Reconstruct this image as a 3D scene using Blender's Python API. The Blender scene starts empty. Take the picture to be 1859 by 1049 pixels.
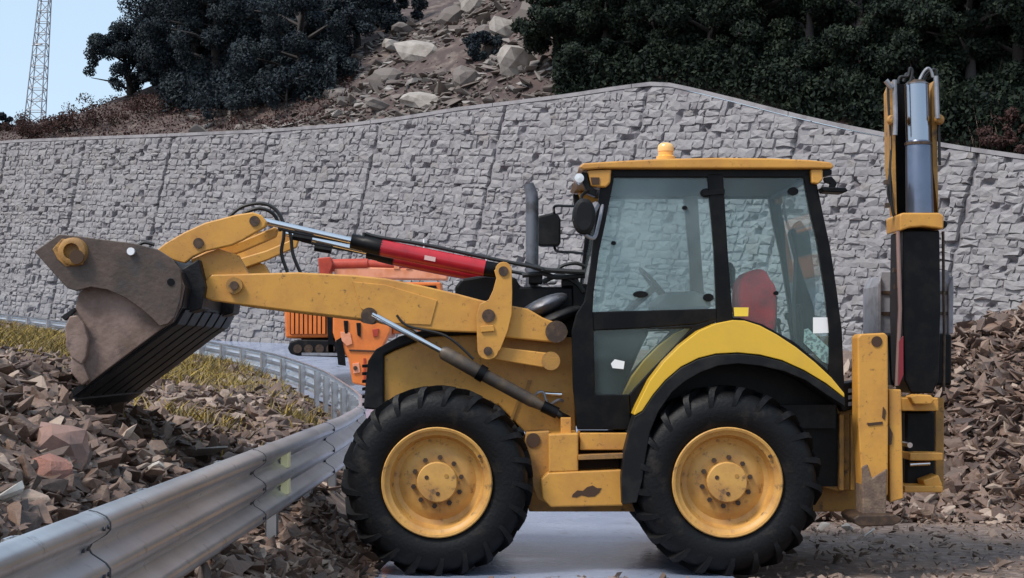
import bpy, bmesh, math, random
import numpy as np
from mathutils import Vector, Matrix, noise

random.seed(7)
rng = np.random.default_rng(7)
S = bpy.context.scene
COL = S.collection
PI = math.pi

# ------------------------------------------------------------------ camera
F = 2940.0          # focal length in photo pixels (1859 wide)
CY = -12.0          # camera stands 12 m in front of the machine's near side
CH = 1.67           # eye height
HZ = 640.0          # horizon row
cam = bpy.data.cameras.new('camera')
camo = bpy.data.objects.new('camera', cam)
COL.objects.link(camo)
camo.location = (0, CY, CH)
camo.rotation_euler = (PI / 2, 0, 0)
cam.sensor_width = 36
cam.lens = 36 * F / 1859
cam.shift_y = (HZ - 524.5) / 1859
cam.clip_end = 3000
S.camera = camo

# ------------------------------------------------------------------ light
SUN_EL, SUN_AZ = math.radians(54), math.radians(234)   # azimuth from +Y clockwise
w = bpy.data.worlds.new('World')
S.world = w
w.use_nodes = True
nt = w.node_tree
bg = nt.nodes['Background']
sky = nt.nodes.new('ShaderNodeTexSky')
sky.sky_type = 'NISHITA'
sky.sun_disc = False
sky.sun_elevation = SUN_EL
sky.sun_rotation = SUN_AZ
sky.altitude = 900
sky.air_density = 1.0
sky.dust_density = 3.5
sky.ozone_density = 1.0
# thin bright overcast: the clear sky seen through an even pale veil
veil = nt.nodes.new('ShaderNodeMix')
veil.data_type = 'RGBA'
veil.inputs[0].default_value = 0.5
veil.inputs[7].default_value = (5.4, 6.9, 8.2, 1)
nt.links.new(sky.outputs[0], veil.inputs[6])
nt.links.new(veil.outputs[2], bg.inputs[0])
bg.inputs[1].default_value = 0.125
sl = bpy.data.lights.new('sun', 'SUN')
sl.energy = 2.7
sl.angle = math.radians(16)
sl.color = (1.0, 0.95, 0.88)
so = bpy.data.objects.new('sun', sl)
COL.objects.link(so)
sd = Vector((math.sin(SUN_AZ) * math.cos(SUN_EL), math.cos(SUN_AZ) * math.cos(SUN_EL), math.sin(SUN_EL)))
so.rotation_euler = sd.to_track_quat('Z', 'Y').to_euler()
so.location = (0, -20, 40)
S.view_settings.view_transform = 'Standard'
S.view_settings.look = 'None'
S.view_settings.gamma = 1
S.view_settings.exposure = 0.33
S.view_settings.use_curve_mapping = False


# ------------------------------------------------------------------ helpers
def WX(px, Y): return (px - 929.5) * (Y - CY) / F
def WZ(py, Y): return CH - (py - HZ) * (Y - CY) / F
def W(px, py, Y): return (WX(px, Y), Y, WZ(py, Y))
def sstep(a, b, x):
    t = np.clip((np.asarray(x, float) - a) / (b - a), 0, 1)
    return t * t * (3 - 2 * t)


def mat(name, base=(0.5, 0.5, 0.5), rough=0.6, metal=0.0, spec=0.5, var=None, vscale=8.0, vlo=0.45, vhi=0.62,
        var2=None, v2scale=30.0, v2lo=0.55, v2hi=0.7, bump=0.0, bscale=60.0, coat=0.0, island=None, detail=5.0, obj=True):
    m = bpy.data.materials.new(name)
    m.use_nodes = True
    n, l = m.node_tree.nodes, m.node_tree.links
    p = n['Principled BSDF']
    p.inputs['Roughness'].default_value = rough
    p.inputs['Metallic'].default_value = metal
    p.inputs['Specular IOR Level'].default_value = spec
    p.inputs['Coat Weight'].default_value = coat
    tc = n.new('ShaderNodeTexCoord')
    co = tc.outputs['Object']
    col = None
    if island:
        ge = n.new('ShaderNodeNewGeometry')
        cr = n.new('ShaderNodeValToRGB')
        e = cr.color_ramp.elements
        while len(e) < len(island):
            e.new(0.5)
        for i, c in enumerate(island):
            e[i].position = i / (len(island) - 1)
            e[i].color = (*c, 1)
        l.new(ge.outputs['Random Per Island'], cr.inputs[0])
        col = cr.outputs[0]

    def layer(col, c2, sc, lo, hi, mx=1.0):
        nz = n.new('ShaderNodeTexNoise')
        nz.inputs['Scale'].default_value = sc
        nz.inputs['Detail'].default_value = detail
        nz.inputs['Roughness'].default_value = 0.65
        l.new(co, nz.inputs['Vector'])
        mr = n.new('ShaderNodeMapRange')
        mr.inputs['From Min'].default_value = lo
        mr.inputs['From Max'].default_value = hi
        mr.inputs['To Max'].default_value = mx
        l.new(nz.outputs[0], mr.inputs['Value'])
        mx_ = n.new('ShaderNodeMix')
        mx_.data_type = 'RGBA'
        l.new(mr.outputs[0], mx_.inputs[0])
        if col is None:
            mx_.inputs[6].default_value = (*base, 1)
        else:
            l.new(col, mx_.inputs[6])
        mx_.inputs[7].default_value = (*c2, 1)
        return mx_.outputs[2]
    if var:
        col = layer(col, var, vscale, vlo, vhi)
    if var2:
        col = layer(col, var2, v2scale, v2lo, v2hi)
    if col is None:
        p.inputs['Base Color'].default_value = (*base, 1)
    else:
        l.new(col, p.inputs['Base Color'])
    if bump:
        nz = n.new('ShaderNodeTexNoise')
        nz.inputs['Scale'].default_value = bscale
        nz.inputs['Detail'].default_value = 6
        l.new(co, nz.inputs['Vector'])
        b = n.new('ShaderNodeBump')
        b.inputs['Strength'].default_value = bump
        b.inputs['Distance'].default_value = 0.02
        l.new(nz.outputs[0], b.inputs['Height'])
        l.new(b.outputs[0], p.inputs['Normal'])
    return m


M = {}
M['yellow'] = mat('yellow_paint', (0.62, 0.305, 0.055), 0.45, var=(0.47, 0.215, 0.05), vscale=3.5, vlo=0.42, vhi=0.7,
                  var2=(0.15, 0.08, 0.035), v2scale=26, v2lo=0.60, v2hi=0.72, bump=0.08, bscale=25, detail=8.0)
M['yellow_dirty'] = mat('yellow_paint_dirty', (0.42, 0.21, 0.045), 0.6, var=(0.20, 0.11, 0.05), vscale=3.5, vlo=0.45, vhi=0.7,
                        var2=(0.06, 0.04, 0.03), v2scale=9, v2lo=0.58, v2hi=0.7, bump=0.15)
M['yellow_bright'] = mat('yellow_fender', (0.74, 0.44, 0.03), 0.35, coat=0.3, var=(0.62, 0.36, 0.05), vscale=3, vlo=0.5, vhi=0.8)
M['rim'] = mat('rim_yellow', (0.62, 0.335, 0.085), 0.5, var=(0.44, 0.22, 0.065), vscale=5, vlo=0.40, vhi=0.68,
               var2=(0.12, 0.07, 0.04), v2scale=14, v2lo=0.58, v2hi=0.74)
M['black'] = mat('black_paint', (0.003, 0.003, 0.004), 0.42, spec=0.18, var=(0.009, 0.008, 0.008), vscale=6)
M['plastic'] = mat('black_plastic', (0.006, 0.006, 0.007), 0.55, spec=0.25, var=(0.018, 0.017, 0.017), vscale=5)
M['rubber'] = mat('tyre_rubber', (0.004, 0.004, 0.005), 0.55, spec=0.25, var=(0.035, 0.027, 0.022), vscale=5, vlo=0.55, vhi=0.8, bump=0.2, bscale=40)
M['chrome'] = mat('chrome_rod', (0.75, 0.76, 0.78), 0.12, metal=1.0)
M['chrome_dark'] = mat('chrome_dark_reflection', (0.36, 0.38, 0.44), 0.16, metal=1.0)  # darker base stands in for dark surroundings mirrored in the boom rod
M['steelblue'] = mat('steel_barrel', (0.17, 0.19, 0.25), 0.28, metal=0.85, var=(0.15, 0.17, 0.22), vscale=5)
M['hose'] = mat('hydraulic_hose', (0.012, 0.012, 0.013), 0.5)
M['barrel'] = mat('dark_cylinder_barrel', (0.055, 0.043, 0.035), 0.5, var=(0.10, 0.07, 0.045), vscale=8)
M['red'] = mat('red_cylinder_paint', (0.48, 0.012, 0.022), 0.3, coat=0.4, var=(0.36, 0.01, 0.018), vscale=6)
M['seat'] = mat('red_seat_cloth', (0.80, 0.008, 0.025), 0.6, spec=0.08, var=(0.40, 0.008, 0.02), vscale=6, vlo=0.42, vhi=0.62)
M['bucket'] = mat('worn_bucket_steel', (0.058, 0.039, 0.031), 0.45, var=(0.115, 0.076, 0.058), vscale=3.5, vlo=0.4, vhi=0.68,
                  var2=(0.05, 0.042, 0.04), v2scale=8, v2lo=0.55, v2hi=0.72, bump=0.2, bscale=30)
M['bucket_in'] = mat('earth_stained_steel', (0.135, 0.084, 0.062), 0.6, var=(0.26, 0.175, 0.145), vscale=3, vlo=0.4, vhi=0.65,
                     var2=(0.10, 0.07, 0.06), v2scale=7, v2lo=0.56, v2hi=0.72, bump=0.3, bscale=25)
M['bucket_dark'] = mat('dark_bucket_steel', (0.010, 0.0095, 0.011), 0.5, spec=0.25, var=(0.026, 0.023, 0.024), vscale=5, bump=0.2, bscale=30)
M['pin'] = mat('pin_steel', (0.055, 0.035, 0.025), 0.5, metal=0.3, var=(0.11, 0.065, 0.04), vscale=20)
M['grey'] = mat('grey_steel', (0.33, 0.33, 0.36), 0.45, metal=0.5, var=(0.22, 0.22, 0.24), vscale=8)
M['exhaust'] = mat('exhaust_steel', (0.16, 0.165, 0.19), 0.45, metal=0.5, var=(0.09, 0.085, 0.09), vscale=7)
M['white'] = mat('white_sticker', (0.8, 0.81, 0.84), 0.5)
M['cream'] = mat('reflector_cream', (0.88, 0.80, 0.42), 0.25)
M['galv'] = mat('galvanised_steel', (0.64, 0.65, 0.68), 0.30, metal=0.78, var=(0.48, 0.485, 0.51), vscale=1.6, vlo=0.4, vhi=0.7,
                var2=(0.20, 0.20, 0.21), v2scale=9, v2lo=0.6, v2hi=0.78)
M['galv_dark'] = mat('lap_joint_dark', (0.04, 0.04, 0.045), 0.6)
M['amber'] = mat('amber_beacon', (0.85, 0.40, 0.06), 0.25, coat=0.5)
M['lamp_glass'] = mat('lamp_glass', (0.7, 0.72, 0.75), 0.15, coat=0.5)
M['orange'] = mat('orange_paint', (0.78, 0.20, 0.035), 0.45, var=(0.58, 0.14, 0.03), vscale=2.5, vlo=0.45, vhi=0.7)
M['orange_pale'] = mat('sunbleached_orange', (0.80, 0.33, 0.19), 0.5, var=(0.7, 0.24, 0.11), vscale=3)
M['orange_red'] = mat('orange_red_paint', (0.48, 0.055, 0.025), 0.4, var=(0.36, 0.04, 0.02), vscale=4)
M['stain_and_shade'] = mat('rust_and_shade', (0.06, 0.03, 0.015), 0.8)  # stains, and also the painted shade of gaps and holes
M['stone'] = mat('wall_stone', rough=0.9, island=[(0.205, 0.193, 0.20), (0.265, 0.25, 0.254), (0.232, 0.219, 0.225), (0.29, 0.275, 0.276), (0.247, 0.234, 0.24), (0.238, 0.217, 0.21)],
                 var=(0.19, 0.178, 0.185), vscale=7, vlo=0.5, vhi=0.72, var2=(0.31, 0.296, 0.30), v2scale=1.1, v2lo=0.5, v2hi=0.75, bump=0.6, bscale=18)
M['mortar'] = mat('wall_mortar', (0.245, 0.23, 0.243), 0.95, var=(0.17, 0.155, 0.165), vscale=3, vlo=0.45, vhi=0.65, bump=0.8, bscale=10)
M['coping'] = mat('concrete_coping', (0.28, 0.264, 0.272), 0.9, var=(0.20, 0.188, 0.195), vscale=2.5, bump=0.3)
M['rock'] = mat('rubble_rock', rough=0.62, island=[(0.092, 0.052, 0.037), (0.235, 0.150, 0.108), (0.045, 0.027, 0.021), (0.155, 0.092, 0.066), (0.40, 0.30, 0.235), (0.10, 0.060, 0.043), (0.19, 0.118, 0.085), (0.058, 0.037, 0.029), (0.13, 0.076, 0.054)],
                var=(0.085, 0.06, 0.052), vscale=9, vlo=0.5, vhi=0.8, bump=0.5, bscale=30)
M['rock_grey'] = mat('hill_rock', rough=0.9, island=[(0.12, 0.096, 0.085), (0.21, 0.18, 0.162), (0.085, 0.068, 0.062), (0.16, 0.132, 0.116), (0.30, 0.275, 0.258), (0.11, 0.087, 0.078)],
                     var=(0.16, 0.135, 0.125), vscale=4, vlo=0.5, vhi=0.8, bump=0.6, bscale=10)
M['gravel'] = mat('brown_gravel', rough=0.8, island=[(0.17, 0.113, 0.085), (0.25, 0.175, 0.135), (0.10, 0.066, 0.05), (0.30, 0.22, 0.175), (0.20, 0.138, 0.105)])
M['rock_pale'] = mat('pale_rock', (0.52, 0.49, 0.45), 0.9, var=(0.38, 0.34, 0.30), vscale=3, bump=0.5, bscale=12)
M['rock_light'] = mat('weathered_pale_rock', (0.36, 0.325, 0.295), 0.9, var=(0.22, 0.19, 0.168), vscale=2.2, vlo=0.4, vhi=0.65, bump=0.6, bscale=8)
M['rock_pink'] = mat('pink_rock', (0.27, 0.16, 0.13), 0.85, var=(0.17, 0.11, 0.095), vscale=5, bump=0.4, bscale=14)
M['trunk'] = mat('bark', (0.05, 0.042, 0.04), 0.95, bump=0.5, bscale=20)
M['leaf_left'] = mat('leaf_dark_blue_green', rough=0.75, spec=0.2, island=[(0.011, 0.016, 0.026), (0.022, 0.032, 0.038), (0.016, 0.024, 0.034), (0.034, 0.046, 0.046)], var=(0.055, 0.068, 0.066), vscale=1.3, vlo=0.52, vhi=0.75)
M['leaf_right'] = mat('leaf_dark_green', rough=0.75, spec=0.2, island=[(0.006, 0.011, 0.010), (0.013, 0.023, 0.014), (0.009, 0.016, 0.011), (0.026, 0.038, 0.022)], var=(0.046, 0.060, 0.034), vscale=1.3, vlo=0.54, vhi=0.76)
M['leaf_brown'] = mat('leaf_brown', rough=0.9, spec=0.1, island=[(0.055, 0.03, 0.028), (0.09, 0.05, 0.042), (0.03, 0.024, 0.024)])
M['grass'] = mat('dry_yellow_grass', rough=0.9, spec=0.1, island=[(0.28, 0.195, 0.06), (0.42, 0.29, 0.06), (0.16, 0.12, 0.06), (0.34, 0.25, 0.11), (0.12, 0.105, 0.05), (0.24, 0.18, 0.10)])
M['straw'] = mat('dry_straw', rough=0.9, spec=0.1, island=[(0.28, 0.20, 0.16), (0.36, 0.27, 0.22), (0.2, 0.14, 0.11)])
M['road'] = mat('wet_asphalt_sky_tint', (0.24, 0.285, 0.40), 0.16, spec=0.8, var=(0.33, 0.375, 0.49), vscale=1.6, vlo=0.4, vhi=0.65, var2=(0.09, 0.08, 0.08), v2scale=5, v2lo=0.6, v2hi=0.7, bump=0.15, bscale=22)  # pale blue tones paint the sky's reflection into the asphalt colour
M['ground'] = mat('brown_earth', (0.19, 0.128, 0.096), 0.95, var=(0.10, 0.072, 0.062), vscale=1.4, vlo=0.4, vhi=0.65,
                  var2=(0.26, 0.20, 0.175), v2scale=11, v2lo=0.5, v2hi=0.68, bump=0.8, bscale=12)


def glass_mat(name, tint, dust, dustcol):
    m = bpy.data.materials.new(name)
    m.use_nodes = True
    n, l = m.node_tree.nodes, m.node_tree.links
    n.remove(n['Principled BSDF'])
    out = n['Material Output']
    tr = n.new('ShaderNodeBsdfTransparent'); tr.inputs[0].default_value = (*tint, 1)
    gl = n.new('ShaderNodeBsdfGlossy'); gl.inputs['Roughness'].default_value = 0.03
    df = n.new('ShaderNodeBsdfDiffuse'); df.inputs[0].default_value = (*dustcol, 1)
    tc = n.new('ShaderNodeTexCoord')
    nz = n.new('ShaderNodeTexNoise'); nz.inputs['Scale'].default_value = 2.2; nz.inputs['Detail'].default_value = 4
    l.new(tc.outputs['Object'], nz.inputs['Vector'])
    mr = n.new('ShaderNodeMapRange')
    mr.inputs['From Min'].default_value = 0.35; mr.inputs['From Max'].default_value = 0.7
    mr.inputs['To Min'].default_value = dust * 0.55; mr.inputs['To Max'].default_value = dust * 1.3
    l.new(nz.outputs[0], mr.inputs['Value'])
    m1 = n.new('ShaderNodeMixShader'); l.new(mr.outputs[0], m1.inputs[0]); l.new(tr.outputs[0], m1.inputs[1]); l.new(df.outputs[0], m1.inputs[2])
    lw = n.new('ShaderNodeLayerWeight'); lw.inputs[0].default_value = 0.5
    pw = n.new('ShaderNodeMath'); pw.operation = 'POWER'; pw.inputs[1].default_value = 4.0
    l.new(lw.outputs['Facing'], pw.inputs[0])
    fr = n.new('ShaderNodeMath'); fr.operation = 'MULTIPLY_ADD'; fr.inputs[1].default_value = 0.7; fr.inputs[2].default_value = 0.03
    l.new(pw.outputs[0], fr.inputs[0])
    m2 = n.new('ShaderNodeMixShader'); l.new(fr.outputs[0], m2.inputs[0]); l.new(m1.outputs[0], m2.inputs[1]); l.new(gl.outputs[0], m2.inputs[2])
    l.new(m2.outputs[0], out.inputs[0])
    return m


M['glass_rear'] = glass_mat('tinted_quarter_glass', (0.88, 0.94, 0.94), 0.06, (0.40, 0.56, 0.58))
M['glass'] = glass_mat('tinted_cab_glass', (0.82, 0.895, 0.90), 0.17, (0.49, 0.60, 0.62))

ORG = {}


def root(name, label, cat, loc, group=None):
    o = bpy.data.objects.new(name, None)
    COL.objects.link(o)
    o.location = loc
    o.empty_display_size = 0.2
    o['label'] = label
    o['category'] = cat
    if group:
        o['group'] = group
    ORG[o.name] = Vector(loc)
    return o


def sub(name, parent, loc=None):
    """an Empty that is a part and carries sub-parts"""
    o = bpy.data.objects.new(name, None)
    COL.objects.link(o)
    o.empty_display_size = 0.1
    L = Vector(loc) if loc is not None else ORG[parent.name].copy()
    o.parent = parent
    o.location = L - ORG[parent.name]
    ORG[o.name] = L
    return o


def tag(o, label=None, cat=None, group=None, kind=None):
    if label: o['label'] = label
    if cat: o['category'] = cat
    if group: o['group'] = group
    if kind: o['kind'] = kind
    return o


class MB:
    def __init__(s):
        s.v, s.f = [], []

    def add(s, vs, fs):
        k = len(s.v)
        s.v += [tuple(v) for v in vs]
        s.f += [tuple(i + k for i in f) for f in fs]
        return s

    def box(s, x0, x1, y0, y1, z0, z1):
        return s.add([(x0, y0, z0), (x1, y0, z0), (x1, y1, z0), (x0, y1, z0), (x0, y0, z1), (x1, y0, z1), (x1, y1, z1), (x0, y1, z1)],
                     [(0, 3, 2, 1), (4, 5, 6, 7), (0, 1, 5, 4), (1, 2, 6, 5), (2, 3, 7, 6), (3, 0, 4, 7)])

    def pbox(s, px0, px1, py0, py1, y0, y1):
        """box whose near face (depth y0) covers the given photo rectangle"""
        return s.box(WX(px0, y0), WX(px1, y0), y0, y1, WZ(py1, y0), WZ(py0, y0))

    def prism(s, xz, y0, y1):
        n = len(xz)
        a = sum(xz[i][0] * xz[(i + 1) % n][1] - xz[(i + 1) % n][0] * xz[i][1] for i in range(n))
        if a < 0:
            xz = xz[::-1]
        vs = [(x, y0, z) for x, z in xz] + [(x, y1, z) for x, z in xz]
        fs = [tuple(range(n)), tuple(range(2 * n - 1, n - 1, -1))]
        for i in range(n):
            j = (i + 1) % n
            fs.append((i, i + n, j + n, j))
        return s.add(vs, fs)

    def pprism(s, pts, y0, y1, at=None):
        """plate with an outline measured at depth `at` (default its near face)"""
        at = y0 if at is None else at
        return s.prism([(WX(x, at), WZ(y, at)) for x, y in pts], y0, y1)

    def tube(s, path, r, n=8, cap=True):
        P = [Vector(p) for p in path]
        rs = r if isinstance(r, (list, tuple)) else [r] * len(P)
        rings = []
        up = None
        for i, p in enumerate(P):
            d = (P[min(i + 1, len(P) - 1)] - P[max(i - 1, 0)]).normalized()
            if up is None:
                up = Vector((0, 0, 1)) if abs(d.z) < 0.9 else Vector((1, 0, 0))
            a = d.cross(up)
            if a.length < 1e-4:
                a = d.cross(Vector((1, 0, 0)))
            a.normalize()
            b = a.cross(d).normalized()
            up = b
            rings.append([p + (a * math.cos(t) + b * math.sin(t)) * rs[i] for t in [2 * PI * k / n for k in range(n)]])
        vs = [v for r_ in rings for v in r_]
        fs = []
        for i in range(len(P) - 1):
            for k in range(n):
                k2 = (k + 1) % n
                fs.append((i * n + k, i * n + k2, (i + 1) * n + k2, (i + 1) * n + k))
        if cap:
            fs.append(tuple(range(n - 1, -1, -1)))
            fs.append(tuple((len(P) - 1) * n + k for k in range(n)))
        return s.add(vs, fs)

    def lathe(s, prof, c, n=48, axis='Y', flip=False):
        """prof: (along axis, radius)"""
        vs = []
        for (a, r) in prof:
            for k in range(n):
                t = 2 * PI * k / n
                q = (r * math.cos(t), a, r * math.sin(t)) if axis == 'Y' else (r * math.cos(t), r * math.sin(t), a)
                vs.append((c[0] + q[0], c[1] + q[1], c[2] + q[2]))
        fs = []
        m = len(prof)
        for i in range(m - 1):
            for k in range(n):
                k2 = (k + 1) % n
                q = (i * n + k, i * n + k2, (i + 1) * n + k2, (i + 1) * n + k)
                fs.append(q if not flip else q[::-1])
        return s.add(vs, fs)

    def cyl(s, p0, p1, r, n=20):
        return s.tube([p0, p1], r, n)

    def bolt(s, px, py, rpx, y0, y1, n=20):
        """round pin seen at a photo pixel, lying along the depth axis"""
        x, _, z = W(px, py, y0)
        return s.cyl((x, y0, z), (x, y1, z), rpx * (y0 - CY) / F, n)

    def build(s, name, m, parent=None, bevel=0.0, smooth=False, ang=40, loc=None):
        me = bpy.data.meshes.new(name)
        L = ORG[parent.name] if parent is not None else Vector(loc or (0, 0, 0))
        vs = [(v[0] - L.x, v[1] - L.y, v[2] - L.z) for v in s.v]
        me.from_pydata(vs, [], s.f)
        bm = bmesh.new()
        bm.from_mesh(me)
        bmesh.ops.recalc_face_normals(bm, faces=bm.faces)
        bm.to_mesh(me)
        bm.free()
        if smooth:
            me.shade_smooth()
            me.set_sharp_from_angle(angle=math.radians(ang))
        me.materials.append(m)
        o = bpy.data.objects.new(name, me)
        COL.objects.link(o)
        if parent is not None:
            o.parent = parent
        else:
            o.location = L
        ORG[o.name] = L.copy()
        if bevel:
            b = o.modifiers.new('bevel', 'BEVEL')
            b.width = bevel
            b.segments = 2
            b.limit_method = 'ANGLE'
            b.angle_limit = math.radians(35)
        return o


def spline(pts, n=6):
    P = [Vector(p) for p in pts]
    out = []
    for i in range(len(P) - 1):
        p0, p1, p2, p3 = P[max(i - 1, 0)], P[i], P[i + 1], P[min(i + 2, len(P) - 1)]
        for k in range(n):
            t = k / n
            out.append(0.5 * ((2 * p1) + (p2 - p0) * t + (2 * p0 - 5 * p1 + 4 * p2 - p3) * t * t + (3 * p1 - p0 - 3 * p2 + p3) * t ** 3))
    out.append(P[-1])
    return out


def arc(cx, cy, r, a0, a1, n=8):
    return [(cx + r * math.cos(math.radians(a0 + (a1 - a0) * i / n)), cy + r * math.sin(math.radians(a0 + (a1 - a0) * i / n))) for i in range(n + 1)]


def np_mesh(name, V, Fc, m, nv=3, parent=None, smooth=False, loc=None):
    """V (n,3), Fc (k,nv) -> one mesh object"""
    me = bpy.data.meshes.new(name)
    V = np.asarray(V, np.float32)
    Fc = np.asarray(Fc, np.int32)
    if parent is not None:
        V = V - np.array(ORG[parent.name], np.float32)
    elif loc is not None:
        V = V - np.array(loc, np.float32)
    me.vertices.add(len(V)); me.vertices.foreach_set('co', V.ravel())
    me.loops.add(Fc.size); me.loops.foreach_set('vertex_index', Fc.ravel())
    me.polygons.add(len(Fc))
    me.polygons.foreach_set('loop_start', np.arange(len(Fc), dtype=np.int32) * nv)
    me.update(calc_edges=True)
    me.validate()
    if smooth:
        me.shade_smooth()
    else:
        me.shade_flat()
    me.materials.append(m)
    o = bpy.data.objects.new(name, me)
    COL.objects.link(o)
    if parent is not None:
        o.parent = parent
    elif loc is not None:
        o.location = loc
    ORG[o.name] = ORG[parent.name].copy() if parent is not None else Vector(loc or (0, 0, 0))
    return o


def vnoise(P, sc, seed=0.0):
    return np.array([noise.noise(Vector((p[0] * sc + seed, p[1] * sc - seed, (p[2] if len(p) > 2 else 0) * sc + seed * .3))) for p in P])


# ------------------------------------------------------------------ terrain
RY = np.array([-30, 0, 3.6, 7, 12.3, 18, 21, 25, 30, 35, 48, 70.])
RX = np.array([-1.68, -1.66, -1.66, -1.78, -2.3, -3.55, -4.85, -7.0, -10.6, -14.8, -26, -47.])
ZY = np.array([-30, 8, 12, 18, 21, 25, 35, 48, 70.])
ZZ = np.array([0, 0, .05, .38, .65, .92, 1.75, 3.0, 4.5])


def rail_x(Y): return np.interp(Y, RY, RX)
def road_z(Y): return np.interp(Y, ZY, ZZ)


def slopek(Y):  # d rail_x / dY
    return (rail_x(Y + 0.5) - rail_x(Y - 0.5))


def terrain(X, Y):
    """the ground without the road's own thickness"""
    X = np.asarray(X, float); Y = np.asarray(Y, float)
    k = slopek(Y)
    side = (X - rail_x(Y)) / np.sqrt(1 + k * k)
    zr = road_z(Y)
    right = zr + 0.09 * np.clip(side, 0, 8) * sstep(13, 20, Y)
    s = -side
    inner = zr + 0.30 + 0.35 * sstep(0.1, 0.9, s) + 0.19 * np.clip(s, 0, 5) + 0.06 * np.clip(s - 5, 0, 40)
    inner += 0.34 * np.clip(s - 0.25, 0, 1.7) * (1 - sstep(0.6, 4.0, Y)) * sstep(-7, -4, Y)
    inner -= 0.55 * np.exp(-(((X + 2.75) / 0.62) ** 2 + ((Y - 1.0) / 1.15) ** 2))
    z = np.where(side > 0, right, inner)
    # loose berm along the rail on the road side
    bw = 0.45 + 0.55 * (1 - sstep(-4.5, -0.8, Y))
    berm = (0.36 + 0.1 * np.sin(Y * 1.7)) * (1 - sstep(0, 1, side / bw)) * (1 - sstep(1.0, 6.0, Y))
    z = np.where(side > 0, z + berm, z)
    # slide debris on the right of the road
    pile = np.clip((Y - 4.6) * 0.62, 0, 3.4) * sstep(2.0, 6.5, X + 0.12 * (Y - 6)) 
    pile = np.minimum(pile, 1.0 + 0.34 * np.clip(X - 3.0, 0, 4)) * (1 - 0.85 * sstep(8.5, 14, Y))
    z = z + np.where(side > 0, pile, 0)
    # earth brought up in front of the wheels
    z = z + 0.10 * sstep(1.3, 3.2, X) * (1 - sstep(4, 6, Y)) * sstep(-7, -1, Y) * 0 + 0.05 * (1 - sstep(-1.2, -0.4, Y)) * (side > 0)
    return z


def terrain_n(X, Y):
    z = terrain(X, Y)
    n = vnoise(np.stack([X, Y], 1), 0.9) * 0.06 + vnoise(np.stack([X, Y], 1), 2.3, 5) * 0.03
    k = slopek(Y)
    side = (X - rail_x(Y)) / np.sqrt(1 + k * k)
    rough = np.where(side < 0, 1.0, 0.25 + 0.75 * sstep(1.8, 3.2, X) * sstep(3.5, 6, Y))
    return z + n * rough


def grid_mesh(name, xs, ys, zf, m, keep=None):
    XX, YY = np.meshgrid(xs, ys)
    X, Y = XX.ravel(), YY.ravel()
    Z = zf(X, Y)
    nx, ny = len(xs), len(ys)
    idx = np.arange(nx * ny).reshape(ny, nx)
    Fq = np.stack([idx[:-1, :-1], idx[:-1, 1:], idx[1:, 1:], idx[1:, :-1]], -1).reshape(-1, 4)
    o = np_mesh(name, np.stack([X, Y, Z], 1), Fq, m, 4, smooth=True)
    return o


xs = np.concatenate([[-900, -400, -150, -70, -40], np.arange(-26, -7, 0.6), np.arange(-7, 9, 0.22), np.arange(9, 24, 0.8), [30, 60, 150, 400, 900]])
ys = np.concatenate([[-400, -150, -60, -25, -15], np.arange(-11, -7, 0.5), np.arange(-7, 13, 0.22), np.arange(13, 42, 0.6), [45, 60, 100, 200, 500, 1200]])
ground = grid_mesh('ground', xs, ys, lambda X, Y: terrain_n(X, Y) - 0.03, M['ground'])
tag(ground, kind='structure')

# road sheet: follows the guardrail, right of it
us = np.array([0.75, 1.2, 1.8, 2.5, 3.2, 4.0, 4.8, 5.6, 6.4, 7.2])
yy = np.concatenate([np.arange(-0.35, 14, 0.35), np.arange(14, 44, 0.7)])
V = []
for y in yy:
    k = float(slopek(y))
    nrm = math.sqrt(1 + k * k)
    for u in us:
        if y < 5.5:
            u = 0.6 + (u - 0.75) * 2.7 / 6.45
        X = float(rail_x(y)) + u / nrm
        Y = y - k * u / nrm
        V.append((X, Y, 0))
V = np.array(V)
V[:, 2] = np.minimum(terrain(V[:, 0], V[:, 1]), terrain(V[:, 0], np.maximum(V[:, 1], 0.2)) + 0.3) + 0.012 + 0.004 * vnoise(V, 0.8)
pil = V[:, 0] > 2.2
V[:, 2] = np.where(pil, np.minimum(V[:, 2], road_z(V[:, 1]) + 0.09 * np.clip(V[:, 0] - rail_x(V[:, 1]), 0, 8) * sstep(13, 20, V[:, 1]) + 0.012), V[:, 2])
nu, ny = len(us), len(yy)
idx = np.arange(nu * ny).reshape(ny, nu)
Fq = np.stack([idx[:-1, :-1], idx[:-1, 1:], idx[1:, 1:], idx[1:, :-1]], -1).reshape(-1, 4)
tag(np_mesh('road', V, Fq, M['road'], 4, smooth=True), kind='structure')

# ------------------------------------------------------------------ retaining wall
T0 = np.array([-13.75, 50.0])       # (X, distance from camera)
U = np.array([0.7772, -0.6293])
NB = np.array([0.6293, 0.7772])     # into the hill


def t_of_px(px):
    a = (px - 929.5) / F
    return (a * T0[1] - T0[0]) / (U[0] - a * U[1])


def wall_pt(t, s, z):
    t = np.asarray(t, float)
    return np.stack([T0[0] + U[0] * t + NB[0] * s, T0[1] + U[1] * t + NB[1] * s + CY, z + 0 * t], -1)


top_px = [(0, 255), (120, 250), (250, 245), (450, 236), (600, 225), (700, 212), (800, 195), (900, 183), (1000, 170), (1100, 154), (1150, 148), (1190, 150), (1300, 177), (1400, 203), (1500, 226), (1620, 250), (1740, 270), (1859, 287)]
TT, TZ = [], []
for px, py in top_px:
    t = t_of_px(px)
    TT.append(t); TZ.append(CH + (HZ - py) * (T0[1] + U[1] * t) / F)
TT = np.array([TT[0] - 14] + TT + [TT[-1] + 8]); TZ = np.array([TZ[0] + 0.5] + TZ + [TZ[-1] - 1.6])


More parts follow.
